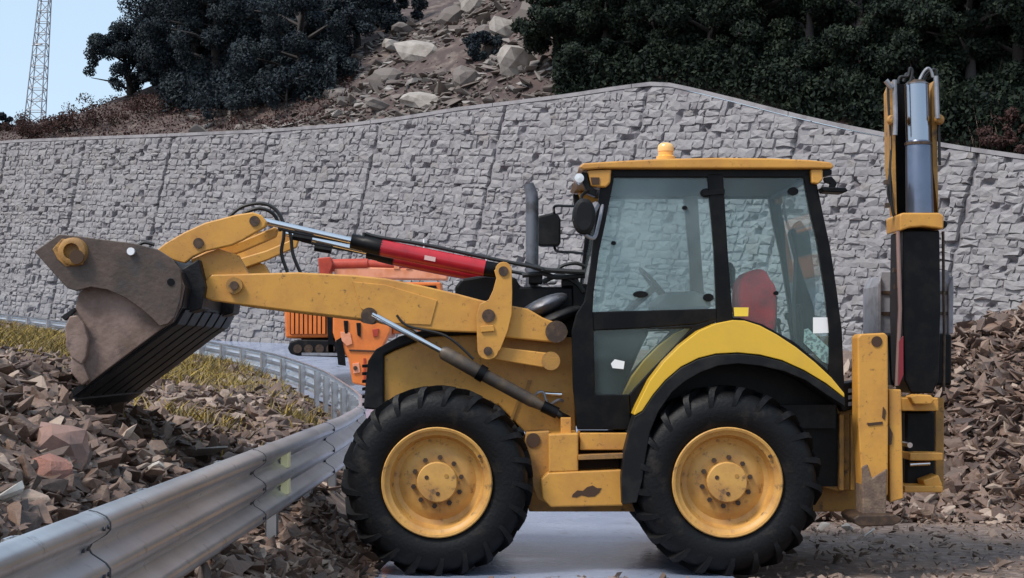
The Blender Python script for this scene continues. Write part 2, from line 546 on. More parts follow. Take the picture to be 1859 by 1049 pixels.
def ztop(t): return np.interp(t, TT, TZ)
def zbase(t): return np.interp(t, [-16, 0, 11.5, 21, 30, 40], [3.3, 2.4, 1.5, 0.7, 0.1, -0.2])


LEAN = 0.10     # the face leans back into the hill
SHEAR = 0.20    # joints stand square to the sloping road


def face(t, z, out):
    """point on the wall face, `out` metres proud"""
    s = (z - zbase(t)) * LEAN - out
    return wall_pt(t, s, z)


wall = root('stone_retaining_wall', 'long grey rubble stone retaining wall with slanting joints below the hillside', 'wall',
            tuple(wall_pt(12.0, 0.0, 1.0)))
# coping: a thin cast cap, in lengths between the joints
JT = [t_of_px(px) + 0.0 for px in (45,)]
J0 = t_of_px(45) + 1.1
joints = [J0 + 4.15 * k for k in range(-4, 10)]
for k in range(len(joints) - 1):
    a, b = joints[k] + SHEAR * 5.2, joints[k + 1] + SHEAR * 5.2 - 0.02
    mb = MB()
    V, fs = [], []
    tt = np.linspace(a, b, 9)
    for t in tt:
        z = float(ztop(t))
        V += [face(t, z, 0.012), face(t, z + 0.09, 0.012), face(t, z + 0.09, -0.5), face(t, z, -0.5)]
    for i in range(8):
        for q in range(4):
            fs.append((4 * i + q, 4 * i + (q + 1) % 4, 4 * (i + 1) + (q + 1) % 4, 4 * (i + 1) + q))
    fs += [(0, 1, 2, 3), (35, 34, 33, 32)]
    mb.add(V, fs).build('coping', M['coping'], wall)

missing = []
stones = []     # (area in the picture, verts(13), )
for k in range(len(joints) - 1):
    a, b = joints[k] + 0.05, joints[k + 1] - 0.05
    zb0 = min(zbase(a), zbase(b)) - 0.3
    z = 0.0
    while True:
        h = random.choice((0.11, 0.13, 0.145, 0.16, 0.18, 0.20))
        t = a
        done = True
        while t < b - 0.05:
            L = random.uniform(0.12, 0.24) if random.random() < 0.5 else random.uniform(0.24, 0.44)
            if t + L > b - 0.16:
                L = b - t
            # local course base follows the road's slope
            def pos(tt, zz):
                base = zb0 + (zbase(tt) - zbase(a))
                zabs = base + zz
                return tt + SHEAR * zz, zabs
            t0s, z0s = pos(t, z)
            t1s, z1s = pos(t + L, z + h)
            zt = float(min(ztop(t0s), ztop(t1s))) - 0.015
            if z0s < zt - 0.05:
                done = False
                j = 0.032
                g = random.uniform(-0.022, 0.012)
                hh = h
                cs = []
                for (ft, fz) in ((0, 0), (.5, -.02), (1, 0), (1.02, .5), (1, 1), (.5, 1.02), (0, 1), (-.02, .5)):
                    tt = t + g + ft * (L - 2 * g) + random.uniform(-j, j)
                    zz = z + g + fz * (hh - 2 * g) + random.uniform(-j, j) * 0.8
                    q = pos(tt, zz)
                    cs.append((q[0], min(q[1], float(ztop(q[0])) - 0.012)))
                ct = sum(c[0] for c in cs) / 8; cz = sum(c[1] for c in cs) / 8
                if L < 0.27 and random.random() < 0.16:
                    missing.append((ct, cz, L * 0.36, h * 0.34))
                    t += L
                    continue
                pr = random.choice((0.0, 0.008, 0.012, 0.02, 0.025, 0.03, 0.05))
                vs = [face(c[0], c[1], -0.06) for c in cs]
                ins = random.uniform(0.72, 0.95)
                for c in cs:
                    vs.append(face(ct + (c[0] - ct) * ins, cz + (c[1] - cz) * ins, pr + random.uniform(-.018, .018)))
                vs.append(face(ct + random.uniform(-.05, .05), cz + random.uniform(-.03, .03), pr + random.uniform(0.0, .035)))
                d = T0[1] + U[1] * ct
                px = 929.5 + F * (T0[0] + U[0] * ct) / d
                py = HZ - F * (cz - CH) / d
                vis = 8 < px < 1850 and py > 0 and not (1090 < px < 1640 and py > 300) and py < 560 and not (px < 900 and py > 430)
                stones.append((L * h / d ** 2 if vis else 0, vs))
            t += L
        if done:
            break
        z += h
SF = [(i, (i + 1) % 8, 8 + (i + 1) % 8, 8 + i) for i in range(8)] + [(8 + i, 8 + (i + 1) % 8, 16) for i in range(8)]
# mortar bed nearly flush with the stones, hollow where a stone has dropped out
gt = np.arange(TT[0], TT[-1], 0.11)
nv_ = 66
GT = np.repeat(gt, nv_).reshape(len(gt), nv_)
lo, hi = zbase(gt) - 0.6, ztop(gt) - 0.01
GZ = lo[:, None] + (hi - lo)[:, None] * np.linspace(0, 1, nv_)[None]
out = -0.012 + 0.012 * vnoise(np.stack([GT.ravel(), GZ.ravel()], 1), 2.5, 3).reshape(GT.shape)
for (ct, cz, ra, rb) in missing:
    i0, i1 = np.searchsorted(gt, [ct - 0.3, ct + 0.3])
    q = ((GT[i0:i1] - ct) / ra) ** 2 + ((GZ[i0:i1] - cz) / rb) ** 2
    out[i0:i1] = np.where(q < 1.0, -0.13, out[i0:i1])
for j_ in joints:       # open slots between the wall's lengths
    q = np.abs(GT - SHEAR * (GZ - (zbase(j_) - 0.3)) - j_)
    out = np.where(q < 0.06, -0.09, out)
sF = (GZ - zbase(GT)) * LEAN - out
V = np.stack([T0[0] + U[0] * GT + NB[0] * sF, T0[1] + U[1] * GT + NB[1] * sF + CY, GZ], -1).reshape(-1, 3)
idx = np.arange(len(gt) * nv_).reshape(len(gt), nv_)
Fq = np.stack([idx[:-1, :-1], idx[1:, :-1], idx[1:, 1:], idx[:-1, 1:]], -1).reshape(-1, 4)
np_mesh('mortar_bed', V, Fq, M['mortar'], 4, parent=wall)
mb = MB()
V, fs = [], []
tb = gt[::8]
for t in tb:
    zb, zt = zbase(t) - 0.6, float(ztop(t)) - 0.02
    V += [face(t, zb, -0.2), face(t, zt, -0.2), face(t, zt, -0.7), face(t, zb, -1.5)]
for i in range(len(tb) - 1):
    for k in range(4):
        fs.append((4 * i + k, 4 * i + (k + 1) % 4, 4 * (i + 1) + (k + 1) % 4, 4 * (i + 1) + k))
mb.add(V, fs); mb.f += [(0, 1, 2, 3), tuple(4 * (len(tb) - 1) + k for k in (3, 2, 1, 0))]
mb.build('mortar_core', M['mortar'], wall)
stones.sort(key=lambda q: -q[0])
WO = np.array(ORG[wall.name])
for ar, vs in stones[:298]:
    c = np.mean(np.array(vs), 0)
    me = bpy.data.meshes.new('stone')
    me.from_pydata([tuple(np.array(v) - c) for v in vs], [], SF)
    me.materials.append(M['stone'])
    o = bpy.data.objects.new('stone', me)
    COL.objects.link(o)
    o.parent = wall
    o.location = c - WO
mb = MB()
for ar, vs in stones[298:]:
    mb.add(vs, SF)
tag(mb.build('stone_facing', M['stone'], wall), kind='stuff')

# ------------------------------------------------------------------ hillside
crest_px = np.array([-600, -200, 0, 60, 150, 200, 250, 320, 400, 480, 600, 3000])
crest_py = np.array([262, 252, 236, 228, 204, 181, 166, 140, 90, 20, -120, -700])


def hoff(t):
    return (ztop(t) - zbase(t)) * LEAN + 0.12


def hill_z(t, s):
    t = np.asarray(t, float); s = np.asarray(s, float)
    X = T0[0] + U[0] * t + NB[0] * (s + hoff(t))
    D = T0[1] + U[1] * t + NB[1] * (s + hoff(t))
    slope = np.interp(t, [-8, 2, 7, 11, 16, 22, 34], [0.5, 0.45, 0.55, 0.72, 0.85, 0.8, 0.9])
    z1 = ztop(t) + 0.02 + slope * np.clip(s - 0.55, 0, None) - 0.15 * (s < 0.2)
    # the ridge line: height of the crest above the wall, as surveyed from the photo, then a fall behind it
    e = np.interp(929.5 + F * X / D, crest_px, crest_py)
    zc = CH + (HZ - e) * D / F
    a = z1 - zc
    z = np.where(a > 0, zc - 0.25 * np.clip(a, 0, None) * 0.25, z1)
    return z


tg = np.concatenate([np.arange(-30, -6, 1.5), np.arange(-6, 36, 0.33), np.arange(36, 60, 2.0)])
sg = np.concatenate([np.arange(0.35, 9, 0.33), np.arange(9, 30, 1.0), [35, 45, 60, 90, 140, 220]])
TG, SG = np.meshgrid(tg, sg)
t_, s_ = TG.ravel(), SG.ravel()
Z = hill_z(t_, s_)
P = wall_pt(t_, 0, 0)
so_ = s_ + hoff(t_)
P = np.stack([T0[0] + U[0] * t_ + NB[0] * so_, T0[1] + U[1] * t_ + NB[1] * so_ + CY, Z], 1)


def hill_bump(t, s, P):
    amp = sstep(0.5, 2.5, s) * np.interp(t, [-6, 4, 10, 30], [0.12, 0.2, 0.5, 0.5])
    return amp * (vnoise(P * [1, 1, 0], 0.35, 3) + 0.5 * vnoise(P * [1, 1, 0], 0.9, 8))


P[:, 2] += hill_bump(t_, s_, P)
nx, ny = len(tg), len(sg)
idx = np.arange(nx * ny).reshape(ny, nx)
Fq = np.stack([idx[:-1, :-1], idx[:-1, 1:], idx[1:, 1:], idx[1:, :-1]], -1).reshape(-1, 4)


def hill_mat():
    m = mat('hillside_soil', (0.09, 0.062, 0.056), 0.95, var=(0.045, 0.03, 0.03), vscale=0.5, vlo=0.4, vhi=0.65,
            var2=(0.19, 0.15, 0.125), v2scale=2.2, v2lo=0.5, v2hi=0.72, bump=0.9, bscale=3)
    return m


tag(np_mesh('hillside', P, Fq, hill_mat(), 4, smooth=True), kind='structure')


def hill_at(px, s):
    """hillside point whose wall position is under photo column px, s metres behind the wall"""
    # march t so that the column matches at this s
    a = (px - 929.5) / F
    # X - a D = 0
    o_ = 0.6
    for _ in range(3):
        t = (a * (T0[1] + NB[1] * (s + o_)) - (T0[0] + NB[0] * (s + o_))) / (U[0] - a * U[1])
        o_ = float(hoff(t))
    q = np.array([[T0[0] + U[0] * t + NB[0] * (s + o_), T0[1] + U[1] * t + NB[1] * (s + o_) + CY, float(hill_z(t, s))]])
    return (q[0, 0], q[0, 1], q[0, 2] + float(hill_bump(t, s, q)[0]))


def hill_px(px, py):
    """hillside point seen at a photo pixel"""
    last = None
    for s in np.arange(0.4, 40, 0.1):
        x, y, z = hill_at(px, s)
        v = HZ - F * (z - CH) / (y - CY)
        if v <= py:
            return (x, y, z)
        last = (x, y, z)
    return last


# ------------------------------------------------------------------ rocks
def rock_mesh(seed, flat, chip=False):
    r = np.random.default_rng(seed)
    c = np.array([(x, y, z) for x in (-1, 1) for y in (-1, 1) for z in (-1, 1)], float)
    p = c * r.uniform(0.35, 1.0, (8, 3)) + r.normal(0, 0.16, (8, 3))
    p = p[r.permutation(8)[:int(r.integers(6, 9))]]
    p = np.concatenate([p, r.uniform(-1, 1, (2, 3)) * 0.85])
    p *= np.array([r.uniform(0.8, 1.25), r.uniform(0.45, 0.85), flat])
    if chip:
        p = np.concatenate([p + r.normal(0, 0.11, p.shape) * np.array([1, 1, max(flat, .4)]) for _ in range(3)])
    bm = bmesh.new()
    for q in p:
        bm.verts.new(q)
    bmesh.ops.convex_hull(bm, input=bm.verts)
    bmesh.ops.triangulate(bm, faces=bm.faces)
    lo = [v for v in bm.verts if not v.link_faces]
    bmesh.ops.delete(bm, geom=lo, context='VERTS')
    bm.verts.index_update()
    V = np.array([v.co for v in bm.verts], np.float32)
    Fc = np.array([[v.index for v in f.verts] for f in bm.faces], np.int32)
    bm.free()
    return V, Fc


ROCKS = [rock_mesh(100 + i, (0.14, 0.2, 0.28, 0.45)[i % 4]) for i in range(36)]
CHIPPED = [rock_mesh(300 + i, (0.11, 0.16, 0.22, 0.34)[i % 4], True) for i in range(32)]


def rot_mats(n, tilt, r):
    yaw = r.uniform(0, 2 * PI, n)
    ax = r.normal(0, tilt, n); ay = r.normal(0, tilt, n)
    cz, sz = np.cos(yaw), np.sin(yaw)
    cx, sx = np.cos(ax), np.sin(ax)
    cy, sy = np.cos(ay), np.sin(ay)
    o, i = np.zeros(n), np.ones(n)
    Rz = np.stack([cz, -sz, o, sz, cz, o, o, o, i], 1).reshape(n, 3, 3)
    Rx = np.stack([i, o, o, o, cx, -sx, o, sx, cx], 1).reshape(n, 3, 3)
    Ry = np.stack([cy, o, sy, o, i, o, -sy, o, cy], 1).reshape(n, 3, 3)
    return Rx @ Ry @ Rz


def rubble(name, P, size, tilt, label, m, seed=1, lift=0.15):
    r = np.random.default_rng(seed)
    n = len(P)
    R = rot_mats(n, tilt, r)
    pool = ROCKS + CHIPPED
    big = size > 0.055
    ids = np.where(big, len(ROCKS) + r.integers(0, len(CHIPPED), n), r.integers(0, len(ROCKS), n))
    VV, FF, k = [], [], 0
    for v in range(len(pool)):
        sel = np.where(ids == v)[0]
        if not len(sel):
            continue
        V, Fc = pool[v]
        Q = np.einsum('nij,mj->nmi', R[sel], V) * size[sel][:, None, None] + P[sel][:, None, :]
        Q[:, :, 2] += (size[sel] * lift)[:, None]
        VV.append(Q.reshape(-1, 3))
        FF.append((Fc[None] + (k + np.arange(len(sel)) * len(V))[:, None, None]).reshape(-1, 3))
        k += len(sel) * len(V)
    o = np_mesh(name, np.concatenate(VV), np.concatenate(FF), m, 3)
    tag(o, label, 'rubble', kind='stuff')
    return o


def boulder(P, size, m, label, group=None, seed=0, tilt=0.5, stretch=(1, 1, 1), name='rock', cat='rock'):
    r = np.random.default_rng(seed)
    V, Fc = CHIPPED[seed % len(CHIPPED)]
    R = rot_mats(1, tilt, r)[0]
    Q = (V * np.array(stretch)) @ R.T * size
    o = np_mesh(name, Q + np.array(P), Fc, m, 3, loc=tuple(P))
    tag(o, label, cat, group)
    return o


def round_boulder(P, size, m, label, seed=0, stretch=(1, 1, 1), name='rock', cat='rock'):
    bm = bmesh.new()
    bmesh.ops.create_icosphere(bm, subdivisions=2, radius=1.0)
    for v in bm.verts:
        q = v.co.copy()
        d = 0.45 * noise.noise(q * 1.3 + Vector((seed, 0, 0))) + 0.22 * noise.noise(q * 3.1 + Vector((0, seed, 0))) + 0.04 * noise.noise(q * 8)
        c = q * (1 + d)
        v.co = Vector((max(min(c.x, .86), -.86) * stretch[0], max(min(c.y, .86), -.86) * stretch[1], max(min(c.z, .84), -.8) * stretch[2])) * size
    me = bpy.data.meshes.new(name)
    bm.to_mesh(me); bm.free()
    me.shade_flat()
    me.materials.append(m)
    o = bpy.data.objects.new(name, me)
    COL.objects.link(o)
    o.location = P
    o.rotation_euler = (0.2, 0.25, 0.7 * math.sin(seed * 3.1))
    tag(o, label, cat)
    return o


# left heap and grassy ground behind the guardrail
def left_samples(n, r, dmin=5.0, dmax=36):
    D = dmin + (dmax - dmin) * r.random(n) ** 1.25
    Y = D + CY
    xl = -0.335 * D - 0.8
    X = xl + (rail_x(Y) - 0.08 - xl) * r.random(n)
    k = X > xl
    return X[k], Y[k]


r1 = np.random.default_rng(11)
X, Y = left_samples(24000, r1)
sz = np.exp(r1.normal(math.log(0.045), 0.6, len(X))) * (1 + 0.012 * (Y + 7))
sz = np.clip(sz, 0.015, 0.115) * np.where(np.abs(Y - 1) < 1.6, 0.8, 1)
keep = ~((Y > 4) & (r1.random(len(X)) < 0.5) & (vnoise(np.stack([X, Y], 1), 0.35, 4) > -0.15)) & ~((Y > 13) & (r1.random(len(X)) < 0.8))
X, Y, sz = X[keep], Y[keep], sz[keep]
Z = terrain_n(X, Y)
rubble('rubble_heap', np.stack([X, Y, Z], 1), sz, 0.5, 'loose brown broken rock heaped behind the guardrail under the bucket', M['rock'], 2)
# berm between guardrail and machine, and the near earth
n = 5000
Y = -7.5 + 9.5 * r1.random(n) ** 0.8
X = rail_x(Y) + 0.02 + r1.random(n) ** 1.5 * (0.6 + 0.9 * (1 - sstep(-4, -0.5, Y)))
sz = np.clip(np.exp(r1.normal(math.log(0.035), 0.6, n)), 0.01, 0.11)
rubble('scree_strip', np.stack([X, Y, terrain_n(X, Y)], 1), sz, 0.5, 'strip of small brown broken rock at the foot of the guardrail', M['rock'], 3)
# slide debris on the right
n = 20000
Y = 4.2 + 10.5 * r1.random(n) ** 1.1
X = 2.6 + (0.335 * (Y - CY) + 1.0 - 2.6) * r1.random(n)
sz = np.clip(np.exp(r1.normal(math.log(0.05), 0.6, n)), 0.02, 0.135)
rubble('slide_debris', np.stack([X, Y, terrain_n(X, Y)], 1), sz, 0.55, 'steep heap of broken pinkish brown rock behind the backhoe arm', M['rock'], 4)
# thin gravel on the earth at the right front
n = 2000
Y = -1.5 + 7.0 * r1.random(n)
X = 1.6 + 4.2 * r1.random(n)
sz = np.clip(np.exp(r1.normal(math.log(0.02), 0.5, n)), 0.008, 0.06)
rubble('gravel', np.stack([X, Y, terrain_n(X, Y) - 0.01], 1), sz, 0.5, 'small brown gravel strewn over the earth beside the rear wheel', M['gravel'], 5)
# dirt and chips in front of the wheels
n = 2600
Y = -1.6 + 1.6 * r1.random(n)
X = -1.2 + 4.4 * r1.random(n)
sz = np.clip(np.exp(r1.normal(math.log(0.022), 0.5, n)), 0.008, 0.045)
rubble('gravel', np.stack([X, Y, terrain_n(X, Y) - 0.01], 1), sz, 0.5, 'brown gravel along the near edge of the wet road', M['gravel'], 8)
# rocky scree on the hillside
n = 8500
px = 330 + 760 * r1.random(n)
s = 0.5 + 9.0 * r1.random(n) ** 1.2
PP = np.array([hill_at(a, b) for a, b in zip(px, s)])
dens = sstep(420, 640, px + 40 * np.sin(s * 2)) * (1 - 0.75 * sstep(980, 1060, px))
keep = r1.random(n) < (0.10 + 0.75 * dens) * np.clip(0.55 + 1.6 * vnoise(PP, 0.45, 6), 0.12, 1)
sz = np.clip(np.exp(r1.normal(math.log(0.075), 0.7, n)), 0.03, 0.27)
rubble('scree', PP[keep], sz[keep], 0.3, 'grey broken rock covering the bare slope between the two woods', M['rock_grey'], 6)

# single rocks that stand out
def ground_at_px(px, py, dmin=5, dmax=40, hill=False):
    for D in np.arange(dmin, dmax, 0.05):
        Y = D + CY
        x = (px - 929.5) * D / F
        z = float(terrain(np.array([x]), np.array([Y]))[0])
        if HZ - F * (z - CH) / D <= py:
            return (x, Y, z)
    return (x, Y, z)


p = ground_at_px(112, 840)
round_boulder((p[0], p[1], p[2] + 0.08), 0.18, M['rock_pink'], 'large rounded pinkish boulder half sunk in the rubble left of the guardrail', seed=7, stretch=(1, 1, 0.9))
p = ground_at_px(90, 862)
round_boulder((p[0] + .03, p[1] - .12, p[2] + 0.02), 0.125, mat('reddish_rock', (0.30, 0.135, 0.10), .85, var=(.2, .1, .08), vscale=6, bump=.4), 'smaller reddish rock leaning on the front of the large pinkish boulder', seed=2, stretch=(1.15, 1, 0.8))
p = ground_at_px(372, 838)
boulder((p[0], p[1], p[2] + 0.06), 0.20, M['rock_pale'], 'flat whitish slab lying just above the guardrail edge', seed=8, stretch=(1.15, 1, 0.7), tilt=0.12)
p = ground_at_px(278, 868)
boulder((p[0], p[1], p[2] + 0.05), 0.12, M['rock_pale'], 'small pale grey pointed rock beside the guardrail top', seed=5, tilt=0.4)
p = ground_at_px(10, 925)
boulder((p[0], p[1], p[2] + 0.05), 0.13, M['rock_pale'], 'pale grey rock at the edge of the picture over the guardrail', seed=9, tilt=0.3)
p = ground_at_px(45, 800)
boulder((p[0], p[1], p[2] + 0.05), 0.14, M['rock'], 'tall narrow brown rock left of the pinkish boulder', seed=3, stretch=(1, .8, 1.5), tilt=0.7)
bx = [(940, 122, 0.62, 'rock_light', (1.1, 0.8, 0.85), 'big pale boulder with a shadowed underside on the bare slope'),
      (765, 100, 0.75, 'rock_light', (1.3, 0.7, 0.5), 'long bluish white rock slab on the upper slope beside the left wood'),
      (715, 92, 0.4, 'rock_light', (1.2, 0.8, 0.6), 'short white rock left of the long bluish white slab'),
      (770, 190, 0.55, 'rock_light', (1.35, 0.8, 0.4), 'flat pale slab lying just above the wall top'),
      (690, 200, 0.42, 'rock_grey', (1.3, 0.8, 0.5), 'grey brown rock left of the flat pale slab above the wall'),
      (700, 150, 0.5, 'rock_grey', (1.1, 0.9, 0.8), 'blocky brown rock in the middle of the slope'),
      (850, 150, 0.5, 'rock_grey', (1, 0.9, 0.8), 'blocky grey rock downhill from the big pale boulder'),
      (880, 90, 0.6, 'rock_grey', (0.9, 0.9, 1.1), 'dark upright rock left of the big pale boulder'),
      (920, 60, 0.55, 'rock_light', (1.2, 0.8, 0.7), 'rounded pale rock uphill of the big pale boulder'),
      (970, 40, 0.6, 'rock_grey', (1.1, 0.9, 0.9), 'brown outcrop beside the edge of the right wood'),
      (830, 40, 0.55, 'rock_grey', (1.2, 0.8, 0.8), 'grey outcrop near the top of the bare slope'),
      (860, 12, 0.5, 'rock_light', (1.1, 0.9, 0.7), 'highest pale rock at the top of the bare slope'),
      (735, 60, 0.45, 'rock_grey', (1.2, 0.9, 0.6), 'grey rock ledge under the left wood edge'),
      (620, 178, 0.4, 'rock_grey', (1.2, 0.9, 0.6), 'low brown rock where the left wood meets the wall')]
for i, (px, py, sz, mm, st, lab) in enumerate(bx):
    p = hill_px(px, py)
    round_boulder((p[0], p[1], p[2] + 0.05), sz, M[mm], lab, seed=31 + i, stretch=st, name='boulder', cat='boulder')
for i, (px, py, sz) in enumerate([(1500, 905, .07), (1512, 932, .085), (1540, 962, .07), (1493, 960, .06), (1578, 972, .07), (1530, 898, .05), (1660, 918, .06)]):
    p = ground_at_px(px, py, 10, 30)
    labs = ['white stone beside the rear tyre, highest of the scattered ones', 'largest white stone between rear tyre and stabiliser leg', 'pale stone under the left edge of the stabiliser pad',
            'bluish white stone nearest the rear tyre tread', 'pale stone in front of the stabiliser pad', 'small white chip behind the stabiliser leg', 'pale flat stone right of the stabiliser pad']
    boulder((p[0], p[1], p[2] + sz * .3), sz, M['rock_pale'], labs[i], seed=60 + i, name='stone', cat='stone')
# larger pieces of the two heaps, each its own object
def heap_rocks(pts, lo, hi, label, group, seed):
    r = np.random.default_rng(seed)
    for i, (x, y) in enumerate(pts):
        z = float(terrain(np.array([x]), np.array([y]))[0])
        s_ = r.uniform(lo, hi)
        boulder((x, y, z + s_ * 0.25), s_, M['rock'], label, group, seed=int(r.integers(0, 500)), tilt=0.55)


r2 = np.random.default_rng(23)
pts = []
while len(pts) < 120:
    D = r2.uniform(7.5, 17); px = r2.uniform(5, 560)
    x = (px - 929.5) * D / F
    if x < rail_x(D + CY) - 0.15 and not (130 < px < 330 and 10.5 < D < 15):
        pts.append((x, D + CY))
heap_rocks(pts, 0.06, 0.105, 'angular brown rock lying in the heap behind the guardrail', 'larger rocks in the heap behind the guardrail', 5)
pts = []
while len(pts) < 110:
    D = r2.uniform(17.2, 24); px = r2.uniform(1535, 1855)
    pts.append(((px - 929.5) * D / F, D + CY))
heap_rocks(pts, 0.08, 0.135, 'angular pinkish brown rock lying in the heap behind the backhoe arm', 'larger rocks in the heap behind the backhoe', 6)

# ------------------------------------------------------------------ guardrail
gr = root('guardrail', 'galvanised steel crash barrier with three ridges curving round the bend', 'guardrail', (-1.66, -3, 0))
RAILH = 1.05


def rail_z(Y): return float(np.interp(Y, [-30, 7, 12.3, 18, 21, 25, 35, 48], [1.05, 1.05, 1.06, 1.38, 1.66, 1.95, 2.80, 3.9]))


# three-ridge profile: (out towards the road, below the top)
PRO = [(0.0, 0.0), (0.030, 0.004), (0.066, 0.022), (0.083, 0.045), (0.083, 0.075), (0.066, 0.095), (0.010, 0.130), (0.0, 0.150), (0.010, 0.168), (0.066, 0.205),
       (0.083, 0.228), (0.083, 0.262), (0.066, 0.285), (0.010, 0.322), (0.0, 0.34), (0.010, 0.36), (0.066, 0.395), (0.083, 0.415), (0.083, 0.448), (0.066, 0.470), (0.030, 0.492), (0.0, 0.497)]
ycur, arcs = -9.2, [(-9.2, 0.0)]
acc = 0.0
yq = np.arange(-9.2, 44, 0.05)
xq = rail_x(yq)
seg = np.concatenate([[0], np.cumsum(np.hypot(np.diff(xq), np.diff(yq)))])
L_TOT = seg[-1]


def at_len(d):
    y = float(np.interp(d, seg, yq))
    # smoothed direction
    y1, y2 = y - 0.6, y + 0.6
    tx, ty = float(rail_x(y2) - rail_x(y1)), y2 - y1
    q = math.hypot(tx, ty)
    xs_ = float(np.mean(rail_x(np.linspace(y - 1.0, y + 1.0, 9))))
    return Vector((xs_, y, rail_z(y))), Vector((tx / q, ty / q, 0)), Vector((ty / q, -tx / q, 0))


# joints of the beam: put one where the photo shows the laps
d_lap = float(np.interp(CY * 0 - 5.75, yq, seg))
d_lap2 = float(np.interp(-1.75, yq, seg))
step = d_lap2 - d_lap
ends = [d_lap + step * k for k in range(-1, 14)]
ends = [max(e, 0.0) for e in ends if e < L_TOT]
for a, b in zip(ends[:-1], ends[1:]):
    if b - a < 0.1:
        continue
    mb = MB()
    nn = 14
    V = []
    for i in range(nn + 1):
        d = a + (b + 0.10 - a) * i / nn
        p, tn, nr = at_len(d)
        off = 0.004 if i == nn else (0.0 if i else -0.003)
        for (o_, dn) in PRO:
            V.append(p + nr * (o_ + off) - Vector((0, 0, dn)))
        for (o_, dn) in PRO[::-1]:
            V.append(p + nr * (o_ + off - 0.005) - Vector((0, 0, dn)))
    m2 = len(PRO) * 2
    fs = []
    for i in range(nn):
        for k in range(m2):
            k2 = (k + 1) % m2
            fs.append((i * m2 + k, i * m2 + k2, (i + 1) * m2 + k2, (i + 1) * m2 + k))
    fs += [tuple(range(m2)), tuple(nn * m2 + k for k in range(m2 - 1, -1, -1))]
    mb.add(V, fs)
    beam = mb.build('rail_beam', M['galv'], gr, smooth=True, ang=45)
    # dark open edge of the lap and its bolts
    p, tn, nr = at_len(b + 0.10)
    V = []
    for q in (-0.006, 0.009):
        for (o_, dn) in PRO:
            V.append(p + tn * q + nr * (o_ + 0.0075) - Vector((0, 0, dn - (0.003 if dn == 0 else 0))))
    for q in (-0.006, 0.009):
        for (o_, dn) in PRO:
            V.append(p + tn * q + nr * (o_ + 0.0015) - Vector((0, 0, dn)))
    mm_ = len(PRO)
    fs = [(k, k + 1, mm_ + k + 1, mm_ + k) for k in range(mm_ - 1)] + [(2 * mm_ + k, 3 * mm_ + k, 3 * mm_ + k + 1, 2 * mm_ + k + 1) for k in range(mm_ - 1)]
    fs += [(k, 2 * mm_ + k, 2 * mm_ + k + 1, k + 1) for k in range(mm_ - 1)] + [(mm_ + k, mm_ + k + 1, 3 * mm_ + k + 1, 3 * mm_ + k) for k in range(mm_ - 1)]
    MB().add(V, fs).build('lap_edge', M['galv_dark'], gr)
    mb = MB()
    for dd in (-0.10, -0.03):
        for dn in (0.06, 0.145, 0.245, 0.335, 0.43):
            pp, t2, n2 = at_len(b + 0.10 + dd)
            o_ = 0.083 if dn in (0.06, 0.245, 0.43) else 0.002
            c = pp + n2 * o_ - Vector((0, 0, dn))
            mb.cyl(c - n2 * 0.004, c + n2 * 0.012, 0.010, 6)
    if b < ends[0] + step * 4:
        mb.build('lap_bolt', M['galv_dark'], gr)['kind'] = 'stuff'
d = 0.9
while d < L_TOT - 0.5:
    p, tn, nr = at_len(d)
    g = float(terrain(np.array([p.x]), np.array([p.y]))[0])
    g = min(g, p.z - 0.5)
    mb = MB()
    # C-section post behind the beam with a spacer block
    for (a0, a1, b0, b1, z0, z1) in ((-0.06, 0.06, -0.115, -0.105, g - 0.5, p.z - 0.03), (-0.06, -0.05, -0.115, -0.035, g - 0.5, p.z - 0.03), (0.05, 0.06, -0.115, -0.035, g - 0.5, p.z - 0.03),
                                     (-0.045, 0.045, -0.10, -0.008, p.z - 0.44, p.z - 0.06)):
        c = [p + tn * a + nr * b for a, b in ((a0, b0), (a1, b0), (a1, b1), (a0, b1))]
        mb.add([(q.x, q.y, z0) for q in c] + [(q.x, q.y, z1) for q in c], [(0, 3, 2, 1), (4, 5, 6, 7), (0, 1, 5, 4), (1, 2, 6, 5), (2, 3, 7, 6), (3, 0, 4, 7)])
    mb.build('post', M['galv'], gr)
    d += 2.0 if p.y < 8 else 1.35
# cream reflectors in the two valleys
for dn in (0.145, 0.335):
    p, tn, nr = at_len(float(np.interp(-0.42, yq, seg)))
    mb = MB()
    c = p - Vector((0, 0, dn))
    V = []
    for o_ in (0.014, 0.070):
        for (a, b) in ((-0.07, -0.055), (0.07, -0.055), (0.07, 0.055), (-0.07, 0.055)):
            V.append(c + tn * a * (1 if o_ < .05 else 0.95) + nr * o_ + Vector((0, 0, b)))
    mb.add(V, [(0, 3, 2, 1), (4, 5, 6, 7), (0, 1, 5, 4), (1, 2, 6, 5), (2, 3, 7, 6), (3, 0, 4, 7)])
    mb.build('reflector', M['cream'], gr, bevel=0.006)

# ------------------------------------------------------------------ backhoe loader
YC = 1.15
bh = root('backhoe_loader', 'yellow backhoe loader with black cab parked across the road, bucket over the guardrail', 'backhoe loader', (0.5, YC, 0.0))


def mir(y): return 2 * YC - y


def both(fn):
    """build a part on the near side and its mirror on the far side"""
    fn(lambda y: y)
    fn(mir)


# wheels
WR = 0.715


